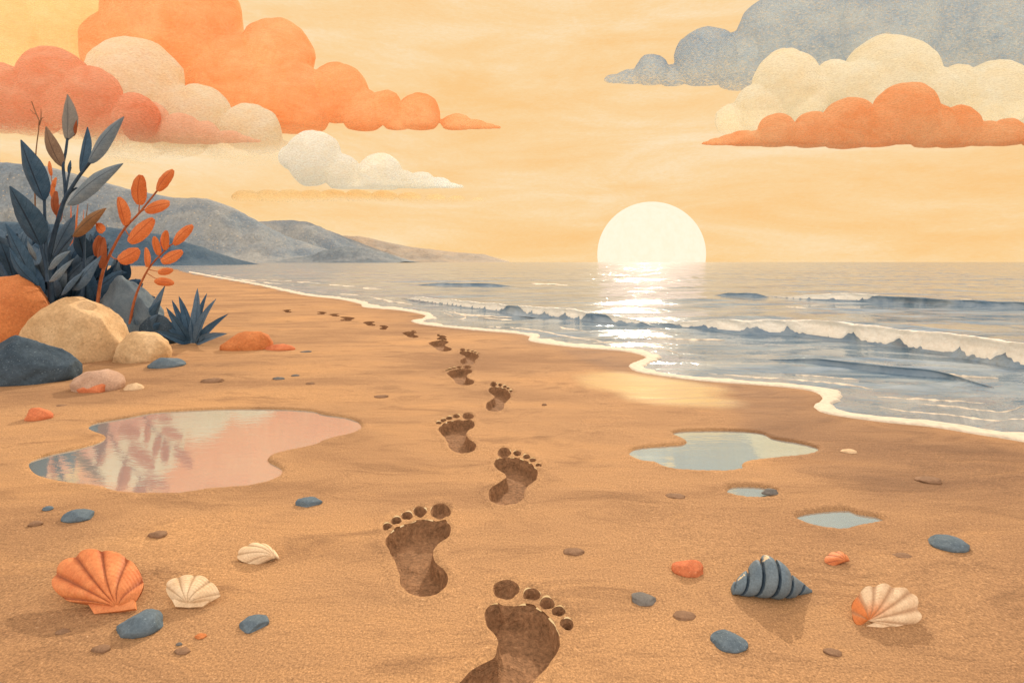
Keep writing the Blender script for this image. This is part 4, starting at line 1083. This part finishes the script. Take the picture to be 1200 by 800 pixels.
# ------------------------------------------------------------------ sky and light
BACK_FILL = (1.42, 1.20, .98, 1)     # added fill: sky brightened overhead and behind the camera
w = bpy.data.worlds.new('World'); scene.world = w; w.use_nodes = True
nt = w.node_tree; nt.nodes.clear()
def N(t_, **kw):
    n = nt.nodes.new(t_)
    for k, v in kw.items(): setattr(n, k, v)
    return n
L_ = nt.links.new
outw = N('ShaderNodeOutputWorld'); bg = N('ShaderNodeBackground'); L_(bg.outputs[0], outw.inputs[0])
tc = N('ShaderNodeTexCoord'); sep = N('ShaderNodeSeparateXYZ'); L_(tc.outputs['Generated'], sep.inputs[0])
mp = N('ShaderNodeMapping'); mp.inputs['Scale'].default_value = (1, 1, 5.5); L_(tc.outputs['Generated'], mp.inputs[0])
nz = N('ShaderNodeTexNoise'); nz.inputs['Scale'].default_value = 2.6; nz.inputs['Detail'].default_value = 7; nz.inputs['Roughness'].default_value = .62; nz.inputs['Distortion'].default_value = .5; L_(mp.outputs[0], nz.inputs[0])
nf = N('ShaderNodeTexNoise'); nf.inputs['Scale'].default_value = 120; nf.inputs['Detail'].default_value = 3; nf.inputs['Roughness'].default_value = .7; L_(mp.outputs[0], nf.inputs[0])
ad = N('ShaderNodeMath', operation='MULTIPLY_ADD'); L_(nf.outputs[0], ad.inputs[0]); ad.inputs[1].default_value = .30; L_(nz.outputs[0], ad.inputs[2])
cr = N('ShaderNodeValToRGB'); L_(ad.outputs[0], cr.inputs[0])
e = cr.color_ramp; e.elements[0].position = .46; e.elements[0].color = lin(252, 204, 140); e.elements[1].position = .84; e.elements[1].color = lin(255, 230, 190)
el = e.elements.new(.64); el.color = lin(253, 215, 160)
sky = N('ShaderNodeTexSky', sky_type='NISHITA'); sky.sun_disc = False
sky.sun_elevation = math.radians(SUN_EL); sky.sun_rotation = math.radians(SUN_AZ); sky.air_density = 1.0; sky.dust_density = 1.5
sm = N('ShaderNodeMix', data_type='RGBA', blend_type='MULTIPLY'); sm.inputs[0].default_value = 1; L_(sky.outputs[0], sm.inputs[6]); sm.inputs[7].default_value = (.07, .07, .07, 1)
mr = N('ShaderNodeMapRange', interpolation_type='SMOOTHSTEP'); L_(sep.outputs[2], mr.inputs[0])
mr.inputs[1].default_value = .46; mr.inputs[2].default_value = .72
# the afterglow also gives way to the added bright fill on the side away from the sun
mr2 = N('ShaderNodeMapRange', interpolation_type='SMOOTHSTEP'); L_(sep.outputs[1], mr2.inputs[0]); mr2.inputs[1].default_value = .35; mr2.inputs[2].default_value = -.5
mxx = N('ShaderNodeMath', operation='MAXIMUM'); L_(mr.outputs[0], mxx.inputs[0]); 
m8 = N('ShaderNodeMath', operation='MULTIPLY'); L_(mr2.outputs[0], m8.inputs[0]); m8.inputs[1].default_value = 1.0; L_(m8.outputs[0], mxx.inputs[1])
mx = N('ShaderNodeMix', data_type='RGBA'); L_(mxx.outputs[0], mx.inputs[0]); 
lowg = N('ShaderNodeMapRange', interpolation_type='SMOOTHSTEP'); L_(sep.outputs[2], lowg.inputs[0]); lowg.inputs[1].default_value = .0; lowg.inputs[2].default_value = .2; lowg.inputs[3].default_value = 1; lowg.inputs[4].default_value = 0
glow = N('ShaderNodeMix', data_type='RGBA', blend_type='MULTIPLY'); L_(lowg.outputs[0], glow.inputs[0]); L_(cr.outputs[0], glow.inputs[6]); glow.inputs[7].default_value = (1, .965, .89, 1); L_(glow.outputs[2], mx.inputs[6]); sa = N('ShaderNodeMix', data_type='RGBA', blend_type='ADD'); sa.inputs[0].default_value = 1; L_(sm.outputs[2], sa.inputs[6]); sa.inputs[7].default_value = BACK_FILL; L_(sa.outputs[2], mx.inputs[7])
L_(mx.outputs[2], bg.inputs[0]); bg.inputs[1].default_value = 1.0

sl = bpy.data.lights.new('sun_light', 'SUN'); sl.energy = 3.0; sl.angle = math.radians(.6); sl.color = (1, .86, .66)
slo = bpy.data.objects.new('sun_light', sl); COL.objects.link(slo)
az, elv = math.radians(SUN_AZ), math.radians(SUN_EL)
dirv = Vector((math.sin(az)*math.cos(elv), math.cos(az)*math.cos(elv), math.sin(elv)))
slo.rotation_euler = dirv.to_track_quat('Z', 'Y').to_euler(); slo.location = dirv*50

vs = scene.view_settings; vs.view_transform = 'Standard'; vs.look = 'None'; vs.exposure = 0; vs.gamma = 1; vs.use_curve_mapping = False
cy = scene.cycles; cy.use_denoising = True; cy.max_bounces = 6; cy.diffuse_bounces = 3; cy.glossy_bounces = 3; cy.transparent_max_bounces = 12; cy.sample_clamp_indirect = 4
try: cy.denoiser = 'OPENIMAGEDENOISE'
except Exception: pass
